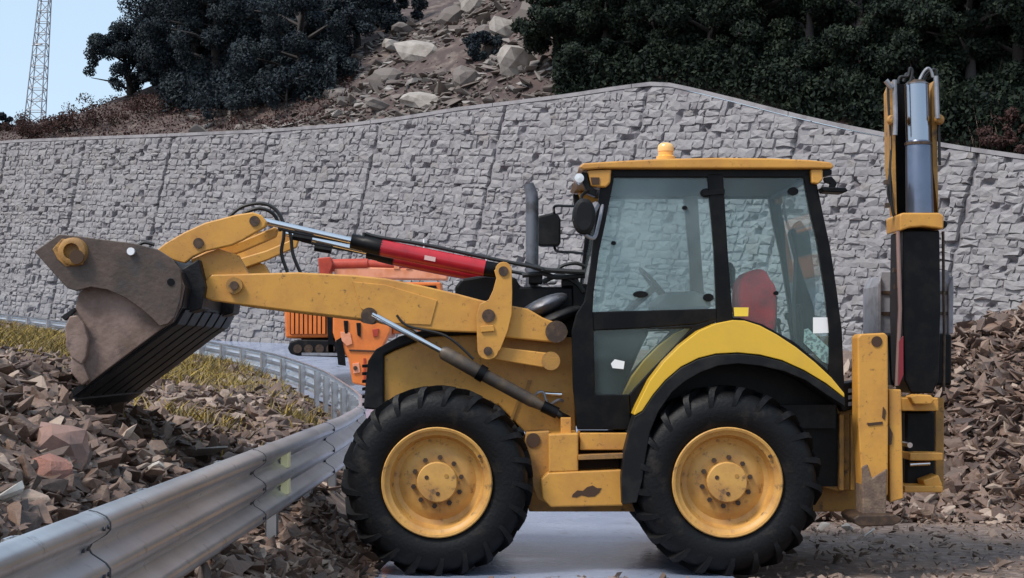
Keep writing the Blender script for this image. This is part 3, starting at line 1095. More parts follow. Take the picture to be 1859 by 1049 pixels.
def make_wheel(c, far=False):
    g = -1 if far else 1
    w_ = sub('wheel', bh, c)
    P = [(0.035, 0.40), (-0.004, 0.46), (-0.012, 0.53), (-0.004, 0.60), (0.03, 0.648), (0.09, 0.672), (0.22, 0.680), (0.35, 0.672), (0.41, 0.648), (0.444, 0.60), (0.452, 0.53), (0.444, 0.46), (0.405, 0.40), (0.22, 0.39), (0.035, 0.40)]
    mb = MB()
    mb.lathe([(g * a, r) for a, r in P], c, 72)
    # bead ridge
    n = 21
    for sd_ in (0, 1):
        for k in range(n):
            a0 = 2 * PI * (k + 0.5 * sd_) / n
            st = [(-0.008, 0.560, 0.00, 0.060), (-0.014, 0.625, 0.025, 0.070), (0.012, 0.685, 0.055, 0.075), (0.05, WR, 0.09, 0.078), (0.235, WR + .002, 0.235, 0.068)]
            inn = [(0.02, 0.54), (0.03, 0.60), (0.06, 0.64), (0.09, 0.66), (0.23, 0.67)]
            V = []
            for (y, r, da, wd), (yi, ri) in zip(st, inn):
                if sd_:
                    y, yi = 0.44 - y, 0.44 - yi
                for (yy_, rr, ww) in ((y, r, wd), (yi, ri, wd * 1.5)):
                    for q in (-1, 1):
                        a = -(a0 + da) + q * ww * 0.5 * 0.9 / 1.0
                        V.append((c[0] + rr * math.cos(a), c[1] + g * yy_, c[2] + rr * math.sin(a)))
            fs = []
            for i in range(4):
                b0, b1 = 4 * i, 4 * i + 4
                fs += [(b0, b0 + 1, b1 + 1, b1), (b0, b1, b1 + 2, b0 + 2), (b0 + 1, b0 + 3, b1 + 3, b1 + 1)]
            fs += [(0, 2, 3, 1), (16, 17, 19, 18)]
            mb.add(V, fs)
    mb.build('tyre', M['rubber'], w_, smooth=True, ang=35)
    mb = MB()
    R = [(0.06, 0.408), (0.0, 0.412), (-0.010, 0.404), (-0.006, 0.388), (0.018, 0.374), (0.03, 0.352), (0.10, 0.338), (0.125, 0.325), (0.135, 0.290), (0.118, 0.255), (0.105, 0.225), (0.10, 0.150), (0.10, 0.02)]
    mb.lathe([(g * a, r) for a, r in R], c, 72)
    mb.build('rim', M['rim'], w_, smooth=True, ang=32)
    mb = MB()
    H = [(0.12, 0.152), (0.030, 0.150), (0.022, 0.143), (0.020, 0.10), (0.020, 0.001)]
    mb.lathe([(g * a, r) for a, r in H], c, 40)
    mb.build('hub', M['rim'], w_, smooth=True, ang=30)
    for k in range(3):
        a = 2 * PI * k / 3 + 0.6
        x, z = c[0] + 0.085 * math.cos(a), c[2] + 0.085 * math.sin(a)
        MB().cyl((x, c[1] + g * 0.022, z), (x, c[1] + g * 0.0165, z), 0.016, 12).build('hub_bolt', M['stain_and_shade'] if k else M['yellow_dirty'], w_)
    for k in range(10):
        a = 2 * PI * k / 10 + 0.2
        x, z = c[0] + 0.182 * math.cos(a), c[2] + 0.182 * math.sin(a)
        MB().cyl((x, c[1] + g * 0.12, z), (x, c[1] + g * 0.074, z), 0.019, 6).build('wheel_nut', M['pin'], w_)
    # valve stem
    x, z = c[0] + 0.36 * math.cos(0.55), c[2] + 0.36 * math.sin(0.55)
    MB().cyl((x, c[1] + g * 0.06, z), (x + 0.012, c[1] - g * 0.002, z + .01), 0.011, 8).build('valve', M['pin'], w_)
    return w_


XF, XR, ZW = WX(793, 0), WX(1321, 0), WZ(876, 0)
make_wheel((XF, 0.0, ZW))
make_wheel((XR, 0.0, ZW))
make_wheel((XF, mir(0.0), ZW), True)
make_wheel((XR, mir(0.0), ZW), True)

# chassis
mb = MB()
mb.box(WX(960, .6), WX(1570, .6), 0.72, 1.58, 0.42, 0.92)
mb.box(WX(700, .6), WX(1000, .6), 0.86, 1.44, 0.52, 0.98)
mb.build('chassis', M['yellow_dirty'], bh, bevel=0.012)
MB().cyl((XF, 0.12, ZW), (XF, mir(.12), ZW), 0.11, 16).build('front_axle', M['yellow_dirty'], bh)
MB().cyl((XR, 0.12, ZW), (XR, mir(.12), ZW), 0.14, 16).build('rear_axle', M['yellow_dirty'], bh)

# side tank and step between the wheels
MB().pprism([(995, 858), (1128, 852), (1132, 918), (1000, 921), (985, 905), (982, 870)], 0.16, 0.68).build('fuel_tank', M['yellow'], bh, bevel=0.012)
MB().pprism([(996, 788), (1050, 786), (1050, 856), (996, 858)], 0.17, 0.62).build('tank_tower', M['yellow'], bh, bevel=0.012)
MB().pprism([(1018, 758), (1037, 758), (1037, 787), (1018, 787)], 0.28, 0.36).build('filler_neck', M['yellow'], bh, bevel=0.006)
MB().pprism([(1053, 786), (1142, 786), (1140, 817), (1053, 817)], 0.22, 0.70).build('step_box', M['yellow'], bh, bevel=0.008)
MB().pprism([(1050, 826), (1136, 823), (1136, 832), (1050, 835)], 0.14, 0.60).build('step_plate', M['yellow_dirty'], bh, bevel=0.003)
MB().pprism([(1050, 818), (1140, 818), (1140, 853), (1050, 855)], 0.42, 0.70).build('step_gap_shade', M['stain_and_shade'], bh)  # dark block paints the shade in the gap behind the step
MB().pprism([(955, 785), (998, 782), (998, 916), (975, 905), (962, 870), (950, 830)], 0.30, 0.70).build('frame_gusset', M['yellow_dirty'], bh, bevel=0.008)
MB().bolt(968, 799, 13, 0.29, 0.34).build('gusset_hole', M['stain_and_shade'], bh)
# rust blotch with its own outline, a thin flake on the tank side
q = [(1040, 897), (1048, 890), (1058, 891), (1066, 884), (1076, 881), (1084, 886), (1092, 886), (1088, 894), (1080, 901), (1068, 902), (1056, 899), (1047, 903), (1038, 902)]
MB().pprism(q, 0.157, 0.161).build('rust_blotch', M['stain_and_shade'], bh)

# hood and engine sides
mb = MB()
mb.pprism([(697, 735), (697, 646), (716, 636), (780, 611), (870, 607), (1040, 612), (1043, 700), (1046, 790), (960, 792), (905, 735)], 0.66, mir(0.66))
mb.build('hood_side', M['yellow'], bh, bevel=0.012)
mb = MB()
mb.pprism([(660, 742), (664, 690), (668, 655), (682, 634), (725, 610), (790, 594), (872, 586), (900, 606), (780, 610.5), (716, 634), (697, 644), (697, 745)], 0.62, mir(0.62))
mb.build('grille_surround', M['plastic'], bh, bevel=0.015)
for k in range(6):
    z = WZ(735 - 14 * k, .7)
    MB().box(WX(659, .7) - 0.012, WX(664, .7), 0.75, 1.55, z - 0.010, z + 0.014).build('grille_slat', M['black'], bh)
mb = MB()
mb.pprism([(826, 520), (838, 506), (880, 499), (935, 503), (945, 520), (1042, 520), (1045, 615), (826, 607)], 0.78, mir(0.78))
mb.build('hood_top', M['black'], bh, bevel=0.02)
# dark rounded intake cowls beside the hood
for (px, py, rx, rz, yy_) in ((985, 556, 46, 17, 0.62), (1008, 578, 50, 15, 0.60)):
    mb = MB()
    x, _, z = W(px, py, yy_)
    k = (yy_ - CY) / F
    prof = [(-0.16, 0.02), (-0.14, .6), (-.06, .92), (0.05, 1.0), (0.2, 0.9), (0.32, 0.5), (0.34, 0.02)]
    V = []
    n = 20
    for a, r in prof:
        for i in range(n):
            t = 2 * PI * i / n
            V.append((x + rx * k * r * math.cos(t) , yy_ + a, z + rz * k * r * math.sin(t) + 0.08 * r * math.cos(t)))
    fs = [(i * n + j, i * n + (j + 1) % n, (i + 1) * n + (j + 1) % n, (i + 1) * n + j) for i in range(len(prof) - 1) for j in range(n)]
    mb.add(V, fs).build('intake_cowl', M['exhaust'] if py < 570 else M['plastic'], bh, smooth=True, ang=60)
# folded seam plate, small steel fittings near the ram foot
MB().pprism([(958, 690), (966, 690), (955, 724), (949, 724)], 0.645, 0.66).build('seam_bead', M['yellow_dirty'], bh)
MB().pprism([(938, 728), (944, 726), (930, 764), (925, 764)], 0.645, 0.66).build('seam_bead', M['yellow_dirty'], bh)
MB().tube([W(990, 714, .6), W(1020, 716, .6)], 0.016, 10).build('pipe_fitting', M['chrome'], bh, smooth=True)
MB().tube(spline([W(968, 726, .6), W(975, 714, .58), W(986, 712, .58), W(992, 728, .58), W(1004, 742, .6)]), 0.012, 8).build('hydraulic_pipe', M['grey'], bh, smooth=True)
MB().tube(spline([W(1000, 734, .6), W(1014, 726, .58), W(1022, 728, .6)]), 0.013, 8).build('hydraulic_pipe', M['grey'], bh, smooth=True)
MB().tube(spline([W(1006, 744, .6), W(1018, 754, .58), W(1030, 760, .62)]), 0.03, 8).build('hose_end', M['hose'], bh, smooth=True)

# loader arms
arm = [(362, 520), (385, 498), (430, 497), (540, 494), (640, 499), (700, 505), (770, 519), (830, 533), (875, 545), (935, 556), (958, 560), (985, 576), (1000, 582), (1024, 590), (1032, 602), (1026, 616), (1008, 622), (910, 612),
       (870, 604), (810, 602), (760, 596), (705, 591), (660, 580), (515, 563), (420, 551), (385, 546), (366, 538)]
brk = [(345, 470), (395, 450), (430, 462), (450, 497), (440, 545), (385, 546), (362, 536), (352, 505)]


def arms(s):
    a0, a1 = sorted((s(0.40), s(0.56)))
    a = MB().pprism(arm, a0, a1, 0.40).build('loader_arm', M['yellow'], bh, bevel=0.012)
    f0, f1 = sorted((s(0.385), s(0.398)))
    ORG[a.name] = ORG[bh.name]
    mb = MB().pprism([(640, 511), (700, 517), (794, 545), (782, 590), (705, 586), (655, 560)], f0 + 0.006, f1 + 0.004, 0.40)
    mb.build('stiffener_plate', M['yellow'], a, bevel=0.004)
    mb = MB().pprism(brk, *sorted((s(0.43), s(0.53))), 0.40)
    mb.build('arm_nose', M['yellow'], a, bevel=0.01)
    y0, y1 = s(0.355), s(0.60)
    MB().bolt(425, 518, 15, s(0.36), s(0.6), 20).build('pivot_boss', M['yellow_dirty'], a, smooth=True)
    MB().bolt(425, 518, 8, s(0.345), s(0.36), 16).build('pivot_pin', M['pin'], a)
    MB().bolt(1010, 602, 20, s(0.36), s(0.62), 24).build('pivot_pin', M['pin'], a, smooth=True)
    MB().bolt(670, 573, 15, s(0.34), s(0.60), 20).build('pivot_pin', M['pin'], a, smooth=True)
    # bell crank
    bc = [(901, 505), (897, 490)] + [(914 + 15 * math.cos(t), 490 - 15 * math.sin(t)) for t in np.linspace(PI, 0, 9)] + [(930, 530), (929, 570), (922, 600), (908, 635)] + \
         [(886 + 19 * math.cos(t), 636 + 17 * math.sin(t)) for t in np.linspace(0.1, PI - .1, 8)] + [(866, 615), (865, 572), (871, 552), (887, 544), (895, 527)]
    b = MB().pprism(bc, *sorted((s(0.33), s(0.372))), 0.33).build('bell_crank', M['yellow_bright'] if False else M['yellow'], bh, bevel=0.008)
    ORG[b.name] = ORG[bh.name]
    for (px, py, r) in ((914, 492, 9), (887, 573, 12), (886, 637, 8)):
        MB().bolt(px, py, r, s(0.318), s(0.42), 18).build('pin', M['pin'], b, smooth=True)
    MB().pprism([(872, 592), (896, 590), (898, 601), (873, 603)], *sorted((s(0.312), s(0.329))), 0.33).build('grease_block', M['yellow'], b, bevel=0.004)
    # lower link
    l = MB().pprism([(893, 628), (990, 640), (1006, 644), (1006, 664), (985, 667), (896, 652)], *sorted((s(0.40), s(0.46))), 0.40).build('lower_link', M['yellow'], bh, bevel=0.008)
    MB().bolt(1000, 655, 17, s(0.385), s(0.5), 20).build('link_pin', M['yellow_dirty'], bh, smooth=True)
    # front tilt lever
    lev = [(279, 458), (300, 441), (335, 421), (372, 404), (430, 389), (458, 385), (474, 390), (484, 402), (481, 412), (440, 436), (420, 445), (372, 456), (350, 466), (335, 478), (320, 474)]
    tl = MB().pprism(lev, *sorted((s(0.345), s(0.40))), 0.345).build('tilt_lever', M['yellow'], bh, bevel=0.01)
    ORG[tl.name] = ORG[bh.name]
    MB().bolt(462, 401, 9.5, s(0.332), s(0.46), 18).build('lever_pin', M['pin'], tl, smooth=True)
    MB().bolt(360, 441, 9.5, s(0.332), s(0.46), 18).build('lever_pin', M['pin'], tl, smooth=True)
    lev2 = [(345, 470), (372, 456), (440, 436), (498, 411), (504, 416), (500, 430), (440, 456), (400, 470)]
    MB().pprism(lev2, *sorted((s(0.52), s(0.57))), 0.50).build('tilt_lever', M['yellow'], bh, bevel=0.01)
    # tilt ram
    y = s(0.47)
    yv = 0.47
    def pt(px, py): x, _, z = W(px, py, yv); return (x, y, z)
    tr = sub('tilt_ram', bh, (WX(690, .47), y, WZ(440, .47)))
    MB().tube([pt(470, 399), pt(642, 438)], 0.026, 16).build('rod', M['chrome'], tr, smooth=True, ang=60)
    MB().tube([pt(638, 437), pt(660, 442), pt(662, 442), pt(694, 450)], [0.058, 0.058, 0.064, 0.064], 20).build('gland', M['black'], tr, smooth=True)
    MB().tube([pt(692, 449.5), pt(880, 487)], 0.064, 24).build('barrel', M['red'], tr, smooth=True, ang=60)
    MB().tube([pt(880, 487), pt(904, 491), pt(918, 492)], [0.060, 0.058, 0.045], 20).build('base_end', M['black'], tr, smooth=True)
    MB().tube([pt(776, 466.2), pt(777.5, 466.5)], 0.0655, 24).build('clamp_band', M['red'], tr)
    MB().tube(spline([pt(664, 424), pt(690, 431), pt(770, 444), pt(884, 468), pt(975, 486), pt(985, 491)]), 0.015, 8).build('hose', M['hose'], tr, smooth=True)
    MB().tube([pt(660, 446), pt(661, 422)], 0.014, 8).build('port', M['hose'], tr)
    if s(0) == 0:
        MB().tube([pt(769, 462), pt(770, 434)], 0.008, 8).build('hose_clip', M['white'], tr)
        MB().tube([pt(882, 487), pt(883, 465)], 0.010, 8).build('hose_clip', M['white'], tr)
        MB().pprism([(771, 463), (791, 467), (790, 475), (770, 471)], 0.4015, 0.4025, 0.402).build('label_plate', mat('faded_label', (0.72, 0.45, 0.42), 0.5), tr)
    MB().tube([pt(505, 414), pt(545, 424), pt(640, 441)], 0.013, 8).build('feed_pipe', M['hose'], tr, smooth=True)
    MB().tube([pt(532, 429), pt(566, 435)], 0.028, 8).build('guard_sleeve', M['black'], tr, smooth=True)
    # lift ram
    y2, yv2 = s(0.36), 0.36
    def p2(px, py): x, _, z = W(px, py, yv2); return (x, y2, z)
    lr = sub('lift_ram', bh, (WX(800, .36), y2, WZ(640, .36)))
    MB().tube([p2(676, 570), p2(808, 641)], 0.024, 16).build('rod', M['chrome'], lr, smooth=True, ang=60)
    MB().tube([p2(800, 637), p2(806, 640), p2(870, 676), p2(874, 678), p2(965, 727), p2(985, 737)], [0.035, 0.055, 0.056, 0.050, 0.050, 0.036], 20).build('barrel', M['barrel'], lr, smooth=True)
    MB().tube([p2(868, 674), p2(880, 681)], 0.064, 20).build('collar', M['black'], lr, smooth=True)
    MB().tube([p2(985, 737), p2(1012, 750)], 0.045, 16).build('foot', M['black'], lr, smooth=True)
    MB().tube(spline([p2(720, 572), p2(742, 592), p2(810, 610), p2(860, 652)]), 0.010, 8).build('hose', M['hose'], lr, smooth=True)


both(arms)
# hose loops over the tilt levers
for i, pts in enumerate(([(415, 394), (440, 375), (475, 369), (500, 380), (514, 404), (515, 430), (511, 460), (522, 494)],
                         [(440, 388), (470, 378), (496, 388), (507, 410), (508, 420)],
                         [(522, 404), (528, 430), (532, 462), (546, 496)],
                         [(250, 446), (262, 440), (280, 444)])):
    MB().tube(spline([W(a, b, 0.62 + 0.05 * i) for a, b in pts]), 0.014, 8).build('hydraulic_hose', M['hose'], bh, smooth=True)
for i, pts in enumerate(([(952, 478), (985, 489), (1020, 492), (1062, 494)], [(948, 500), (985, 496), (1010, 503), (1062, 500)], [(985, 512), (1015, 500), (1045, 512), (1060, 530)],
                         [(1010, 492), (1022, 482), (1045, 478), (1064, 484)], [(1045, 500), (1052, 530), (1050, 560), (1055, 590)], [(1030, 505), (1038, 540), (1040, 575)])):
    MB().tube(spline([W(a, b, 0.66 + 0.04 * i) for a, b in pts]), 0.02 if i < 3 else 0.014, 8).build('hydraulic_hose', M['hose'], bh, smooth=True)
MB().pprism([(994, 490), (1012, 490), (1012, 515), (994, 515)], 0.9, 1.1).build('fluid_bottle', M['white'], bh, bevel=0.02)
for i, (x0, y0, x1, y1) in enumerate(((1020, 500, 1050, 520), (1040, 515, 1066, 560), (960, 498, 985, 515))):
    MB().pbox(x0, x1, y0, y1, 0.75, 0.95).build('valve_block', M['black'], bh, bevel=0.01)

# bucket
bk = sub('bucket', bh, (WX(230, 0), YC, WZ(580, 0)))
B0, B1 = -0.05, mir(-0.05)
side = [(62, 456), (107, 425), (140, 428), (175, 433), (240, 441), (285, 452), (310, 468), (327, 489), (330, 515), (327, 545), (317, 576), (304, 588), (290, 592), (276, 578), (255, 560), (228, 541), (195, 526), (165, 521), (138, 528), (122, 523), (92, 490)]
for y0, y1 in ((B0, B0 + 0.035), (B1 - 0.035, B1)):
    MB().pprism(side, y0, y1, B0).build('side_plate', M['bucket'], bk, bevel=0.006)
inner = [(140, 532), (165, 505), (230, 490), (322, 490), (333, 520), (326, 555), (312, 585), (292, 596), (153, 700), (146, 668), (150, 640), (137, 600), (131, 570)]
for y0, y1 in ((0.04, 0.065), (mir(.065), mir(.04))):
    MB().pprism(inner, y0, y1, 0.0).build('inner_side_plate', M['bucket_in'], bk, bevel=0.006)
# curved shell and flat floor, outline in the picture plane, swept over the width
sh = [(262, 449), (300, 470), (322, 492), (334, 522), (328, 556), (312, 584), (292, 598), (153, 702), (96, 745), (90, 737), (150, 690), (285, 588), (302, 575), (317, 550), (323, 522), (312, 498), (294, 478), (258, 458)]
mb = MB()
xz = [(WX(a, 0), WZ(b, 0)) for a, b in sh]
nS = len(sh) // 2
Y0, Y1 = 0.068, mir(0.068)
V = [(x, Y0, z) for x, z in xz] + [(x, Y1, z) for x, z in xz]
n = len(xz)
fs = [(i, i + n, (i + 1) % n + n, (i + 1) % n) for i in range(n)]
for i in range(nS - 1):
    a, b, c_, d_ = i, i + 1, n - 2 - i, n - 1 - i
    fs += [(a, b, c_, d_), (a + n, d_ + n, c_ + n, b + n)]
mb.add(V, fs).build('shell', M['bucket_dark'], bk)
for k in range(6):
    y = 0.14 + k * 0.37
    ws = [(330, 560), (314, 587), (294, 600), (110, 738), (104, 734), (288, 594)]
    MB().pprism([(a + 1, b + 1) for a, b in ws], y, y + 0.29, 0.0).build('wear_strip', M['bucket_dark'], bk, bevel=0.004)
MB().pprism([(130, 718), (118, 716), (72, 748), (66, 762), (78, 764), (96, 752), (134, 726)], 0.02, mir(.02), 0.0).build('cutting_edge', M['bucket_dark'], bk, bevel=0.004)
MB().pprism([(330, 488), (360, 470), (372, 520), (366, 560), (340, 568), (335, 530)], 0.30, 0.62, 0.3).build('pivot_bracket', M['bucket_dark'], bk, bevel=0.01)
MB().pprism([(330, 488), (360, 470), (372, 520), (366, 560), (340, 568), (335, 530)], mir(.62), mir(.30), 0.3).build('pivot_bracket', M['bucket_dark'], bk, bevel=0.01)
MB().pprism([(322, 500), (338, 500), (340, 560), (324, 572)], 0.7, 1.6, 0.3).build('back_rib', M['bucket_dark'], bk, bevel=0.01)
x, _, z = W(134, 457, B0)
MB().lathe([(0.03, 0.11), (-0.06, 0.10), (-0.07, 0.085), (-0.07, 0.06), (-0.02, 0.058), (-0.02, 0.001)], (x, B0, z), 28).build('clam_boss', M['yellow_dirty'], bk, smooth=True, ang=40)
MB().pprism([(95, 452), (112, 433), (142, 437), (158, 452), (150, 480), (120, 484), (104, 470)], B0 - 0.012, B0 - 0.001).build('boss_plate', M['yellow_dirty'], bk, bevel=0.004)
MB().bolt(139, 466, 13, B0 - 0.075, B0 - 0.06, 20).build('clam_pin', M['stain_and_shade'], bk)
MB().bolt(237, 456, 7, B0 - 0.03, B0, 14).build('grease_cap', M['white'], bk, smooth=True)
MB().bolt(310, 512, 7, B0 - 0.006, B0 + .002, 12).build('plate_hole', M['black'], bk)
MB().pprism([(118, 592), (126, 574), (140, 572), (152, 588), (160, 616), (156, 648), (148, 662), (130, 650), (119, 628)], -0.03, 0.03).build('clam_lip', M['bucket_in'], bk, bevel=0.01)
MB().pprism([(130, 640), (150, 660), (162, 690), (148, 700), (128, 676)], -0.02, 0.038).build('clam_lip', M['bucket_in'], bk, bevel=0.01)
MB().pprism([(110, 575), (134, 558), (137, 564), (118, 582)], 0.0, 0.05).build('clam_lip', M['bucket_dark'], bk, bevel=0.004)

# cab frame
cab = sub('cab', bh, (WX(1300, .3), YC, WZ(570, .3)))
APIL = [(1094, 316), (1116, 316), (1100, 400), (1088, 455), (1078, 530), (1076, 566), (1078, 600), (1080, 716), (1142, 716), (1146, 780), (1048, 780), (1040, 700), (1038, 600), (1046, 570), (1062, 545), (1072, 480), (1080, 400)]
BPIL = [(1284, 316), (1313, 316), (1321, 450), (1331, 582), (1302, 596), (1296, 450)]
CPIL = [(1458, 316), (1480, 316), (1494, 385), (1508, 450), (1520, 530), (1529, 600), (1534, 720), (1504, 700), (1506, 610), (1500, 540), (1484, 440), (1470, 380)]
HEAD = [(1094, 306), (1482, 306), (1484, 322), (1094, 322)]
MIDR = [(1074, 566), (1302, 560), (1302, 580), (1265, 588), (1168, 596), (1078, 600)]
LOWD = [(1172, 597), (1265, 588), (1302, 578), (1330, 574), (1290, 588), (1232, 626), (1182, 688), (1152, 752), (1146, 780), (1142, 716), (1186, 668), (1256, 596)]
REARL = [(1326, 576), (1345, 577), (1384, 588), (1442, 620), (1500, 668), (1534, 706), (1534, 722), (1490, 682), (1430, 640), (1370, 604), (1330, 590)]
CABPARTS = [('front_pillar', APIL), ('door_post', BPIL), ('rear_pillar', CPIL), ('roof_rail', HEAD), ('door_rail', MIDR), ('door_frame_sweep', LOWD), ('quarter_frame', REARL)]


def cabside(s):
    for i, (nm, poly) in enumerate(CABPARTS):
        e = 0.002 * i
        MB().pprism(poly, *sorted((s(0.27 + e), s(0.35 - e))), 0.27).build(nm, M['black'], cab, bevel=0.008)
    g0, g1 = sorted((s(0.302), s(0.308)))
    MB().pprism([(1110, 321), (1292, 321), (1305, 566), (1076, 570), (1090, 440)], g0, g1, 0.302).build('door_glass', M['glass'], cab)
    MB().pprism([(1076, 594), (1172, 591), (1268, 580), (1182, 672), (1140, 720), (1078, 720)], g0, g1, 0.302).build('lower_door_glass', M['glass_rear'], cab)
    MB().pprism([(1308, 321), (1462, 321), (1490, 440), (1510, 560), (1516, 700), (1490, 676), (1440, 630), (1384, 596), (1326, 580)], g0, g1, 0.302).build('quarter_glass', M['glass_rear'], cab)


both(cabside)
# cross members
for nm, (px, py, w_, h_) in (('front_header', (1105, 314, 0.07, 0.08)), ('rear_header', (1470, 314, 0.07, 0.08)), ('front_sill', (1060, 575, 0.07, 0.10)), ('rear_sill', (1522, 690, 0.06, 0.10))):
    x, _, z = W(px, py, 0.27)
    MB().box(x - w_ / 2, x + w_ / 2, 0.352, mir(0.352), z - h_ / 2, z + h_ / 2).build(nm, M['black'], cab, bevel=0.01)
a, b = W(1104, 320, .3), W(1062, 560, .3)
MB().add([(a[0], 0.36, a[2]), (a[0], mir(.36), a[2]), (b[0], mir(.36), b[2]), (b[0], 0.36, b[2])], [(0, 1, 2, 3)]).build('windscreen', M['glass'], cab)
a, b = W(1472, 322, .3), W(1522, 680, .3)
MB().add([(a[0], 0.36, a[2]), (a[0], mir(.36), a[2]), (b[0], mir(.36), b[2]), (b[0], 0.36, b[2])], [(0, 3, 2, 1)]).build('rear_window', M['glass'], cab)
# floor, front bulkhead, dashboard, steering wheel, seat
MB().box(WX(1050, .3), WX(1520, .3), 0.362, mir(.362), WZ(778, .3), WZ(735, .3)).build('cab_floor', M['plastic'], cab)
MB().box(WX(1300, .3), WX(1512, .3), 0.50, mir(.50), WZ(735, .3) + .003, WZ(655, .3)).build('seat_platform', M['plastic'], cab, bevel=0.02)
MB().box(WX(1046, .3), WX(1062, .3), 0.362, mir(.362), WZ(735, .3) + .003, WZ(600, .3)).build('bulkhead', M['plastic'], cab)
dm = mat('dash_plastic', (0.16, 0.17, 0.17), 0.6)
MB().pprism([(1185, 548), (1210, 530), (1262, 528), (1290, 540), (1292, 560), (1240, 566), (1190, 564)], 0.85, 1.45, 0.85).build('console', dm, cab, bevel=0.03)
MB().pprism([(1070, 590), (1110, 560), (1150, 566), (1180, 600), (1160, 640), (1120, 736), (1070, 736)], 0.8, 1.5, 0.8).build('dashboard', M['plastic'], cab, bevel=0.03)
c = Vector(W(1190, 520, 1.15)); ax = Vector((0.75, 0, 0.66)); u1 = Vector((0, 1, 0)); u2 = ax.cross(u1)
ring = [c + (u1 * math.cos(t) + u2 * math.sin(t)) * 0.19 for t in np.linspace(0, 2 * PI, 29)]
MB().tube(ring, 0.013, 8, cap=False).build('steering_wheel', M['plastic'], cab, smooth=True)
MB().tube([c, c - ax * 0.38], 0.03, 10).build('steering_column', M['plastic'], cab, smooth=True)
for k in range(3):
    t = 2 * PI * k / 3 + .5
    MB().tube([c, c + (u1 * math.cos(t) + u2 * math.sin(t)) * 0.188], 0.010, 6).build('wheel_spoke', M['plastic'], cab)
sea = mat('seat_base', (0.03, 0.028, 0.03), 0.8)


def seatpart(name, prof_, y0, y1, m, bev):
    mb = MB().pprism(prof_, y0, y1, 0.75)
    o = mb.build(name, m, cab, bevel=0)
    bm_ = o.modifiers.new('bevel', 'BEVEL'); bm_.width = bev; bm_.segments = 4; bm_.limit_method = 'ANGLE'; bm_.angle_limit = math.radians(30)
    o.data.shade_smooth()
    return o


seatpart('seat_back', [(1340, 512), (1352, 496), (1370, 488), (1386, 492), (1394, 508), (1404, 520), (1406, 560), (1402, 600), (1386, 606), (1352, 600), (1338, 560)], 0.60, 1.10, M['seat'], 0.06)
seatpart('seat_cushion', [(1285, 596), (1300, 585), (1400, 592), (1402, 622), (1290, 624)], 0.72, 1.25, M['seat'], 0.05)
seatpart('seat_shell', [(1404, 520), (1414, 540), (1412, 618), (1396, 650), (1300, 652), (1300, 624), (1400, 622)], 0.80, 1.18, sea, 0.02)
seatpart('headrest', [(1322, 474), (1338, 470), (1346, 486), (1344, 520), (1326, 524), (1318, 500)], 1.05, 1.30, M['plastic'], 0.03)
# backhoe levers and dark controls at the rear of the cab
for (a, b) in (((1446, 640), (1430, 575)), ((1462, 650), (1450, 560)), ((1424, 640), (1412, 585))):
    MB().tube([W(*a, .9), W(*b, .95)], 0.012, 8).build('control_lever', M['black'], cab, smooth=True)
    x, y, z = W(*b, .95)
    MB().lathe([(-0.03, 0.001), (-0.02, 0.022), (0.01, 0.028), (0.03, 0.018), (0.035, 0.001)], (x, y, z), 12, axis='Z').build('lever_knob', M['black'], cab, smooth=True)
MB().pprism([(1436, 420), (1452, 398), (1470, 420), (1482, 520), (1476, 640), (1450, 650), (1444, 560), (1448, 470)], 1.30, 1.5, 1.3).build('rear_console', M['plastic'], cab, bevel=0.02)
MB().tube(spline([W(1432, 330, 1.6), W(1424, 380, 1.6), W(1438, 430, 1.6), W(1452, 470, 1.6)]), 0.012, 8).build('cable', M['grey'], cab, smooth=True)
# hinges, handles, vents on the glass
for (px, py, rx) in ((1282, 350, 11), (1440, 347, 10), (1114, 441, 5), (1286, 540, 10), (1243, 377, 5), (1409, 532, 5)):
    MB().pprism([(px + rx * math.cos(t), py + rx * 0.75 * math.sin(t)) for t in np.linspace(0, 2 * PI, 13)[:-1]], 0.285, 0.301, .285).build('hinge', M['black'], cab, bevel=0.003)
MB().pprism([(1276, 346), (1316, 343), (1316, 352), (1276, 355)], 0.262, 0.269, .262).build('hinge_arm', M['black'], cab, bevel=0.002)
MB().pprism([(1163 + 14 * math.cos(t), 534 + 6 * math.sin(t)) for t in np.linspace(0, 2 * PI, 17)[:-1]], 0.285, 0.301, .285).build('door_handle', M['black'], cab, bevel=0.004)
MB().pprism([(1116, 652), (1134, 656), (1132, 670), (1112, 668), (1109, 660)], 0.2985, 0.3015, .3).build('paper_tag', M['white'], cab)
MB().pprism([(1476, 576), (1506, 576), (1506, 604), (1476, 605)], 0.2985, 0.3015, .3).build('white_sticker', M['white'], cab)
MB().pprism([(1332, 558), (1359, 558), (1358, 574), (1333, 574)], 0.255, 0.262, .26).build('warning_sticker', mat('yellow_sticker', (0.75, 0.55, 0.06), .5), cab)
pale = mat('faded_decal', (0.22, 0.36, 0.36), 0.6, var=(0.10, 0.16, 0.17), vscale=34, vlo=0.48, vhi=0.56, detail=2)
MB().pprism([(1460, 598), (1467, 596), (1511, 637), (1513, 652), (1506, 662), (1493, 656), (1459, 622)], 0.2985, 0.3013, .3).build('faded_decal', pale, cab)

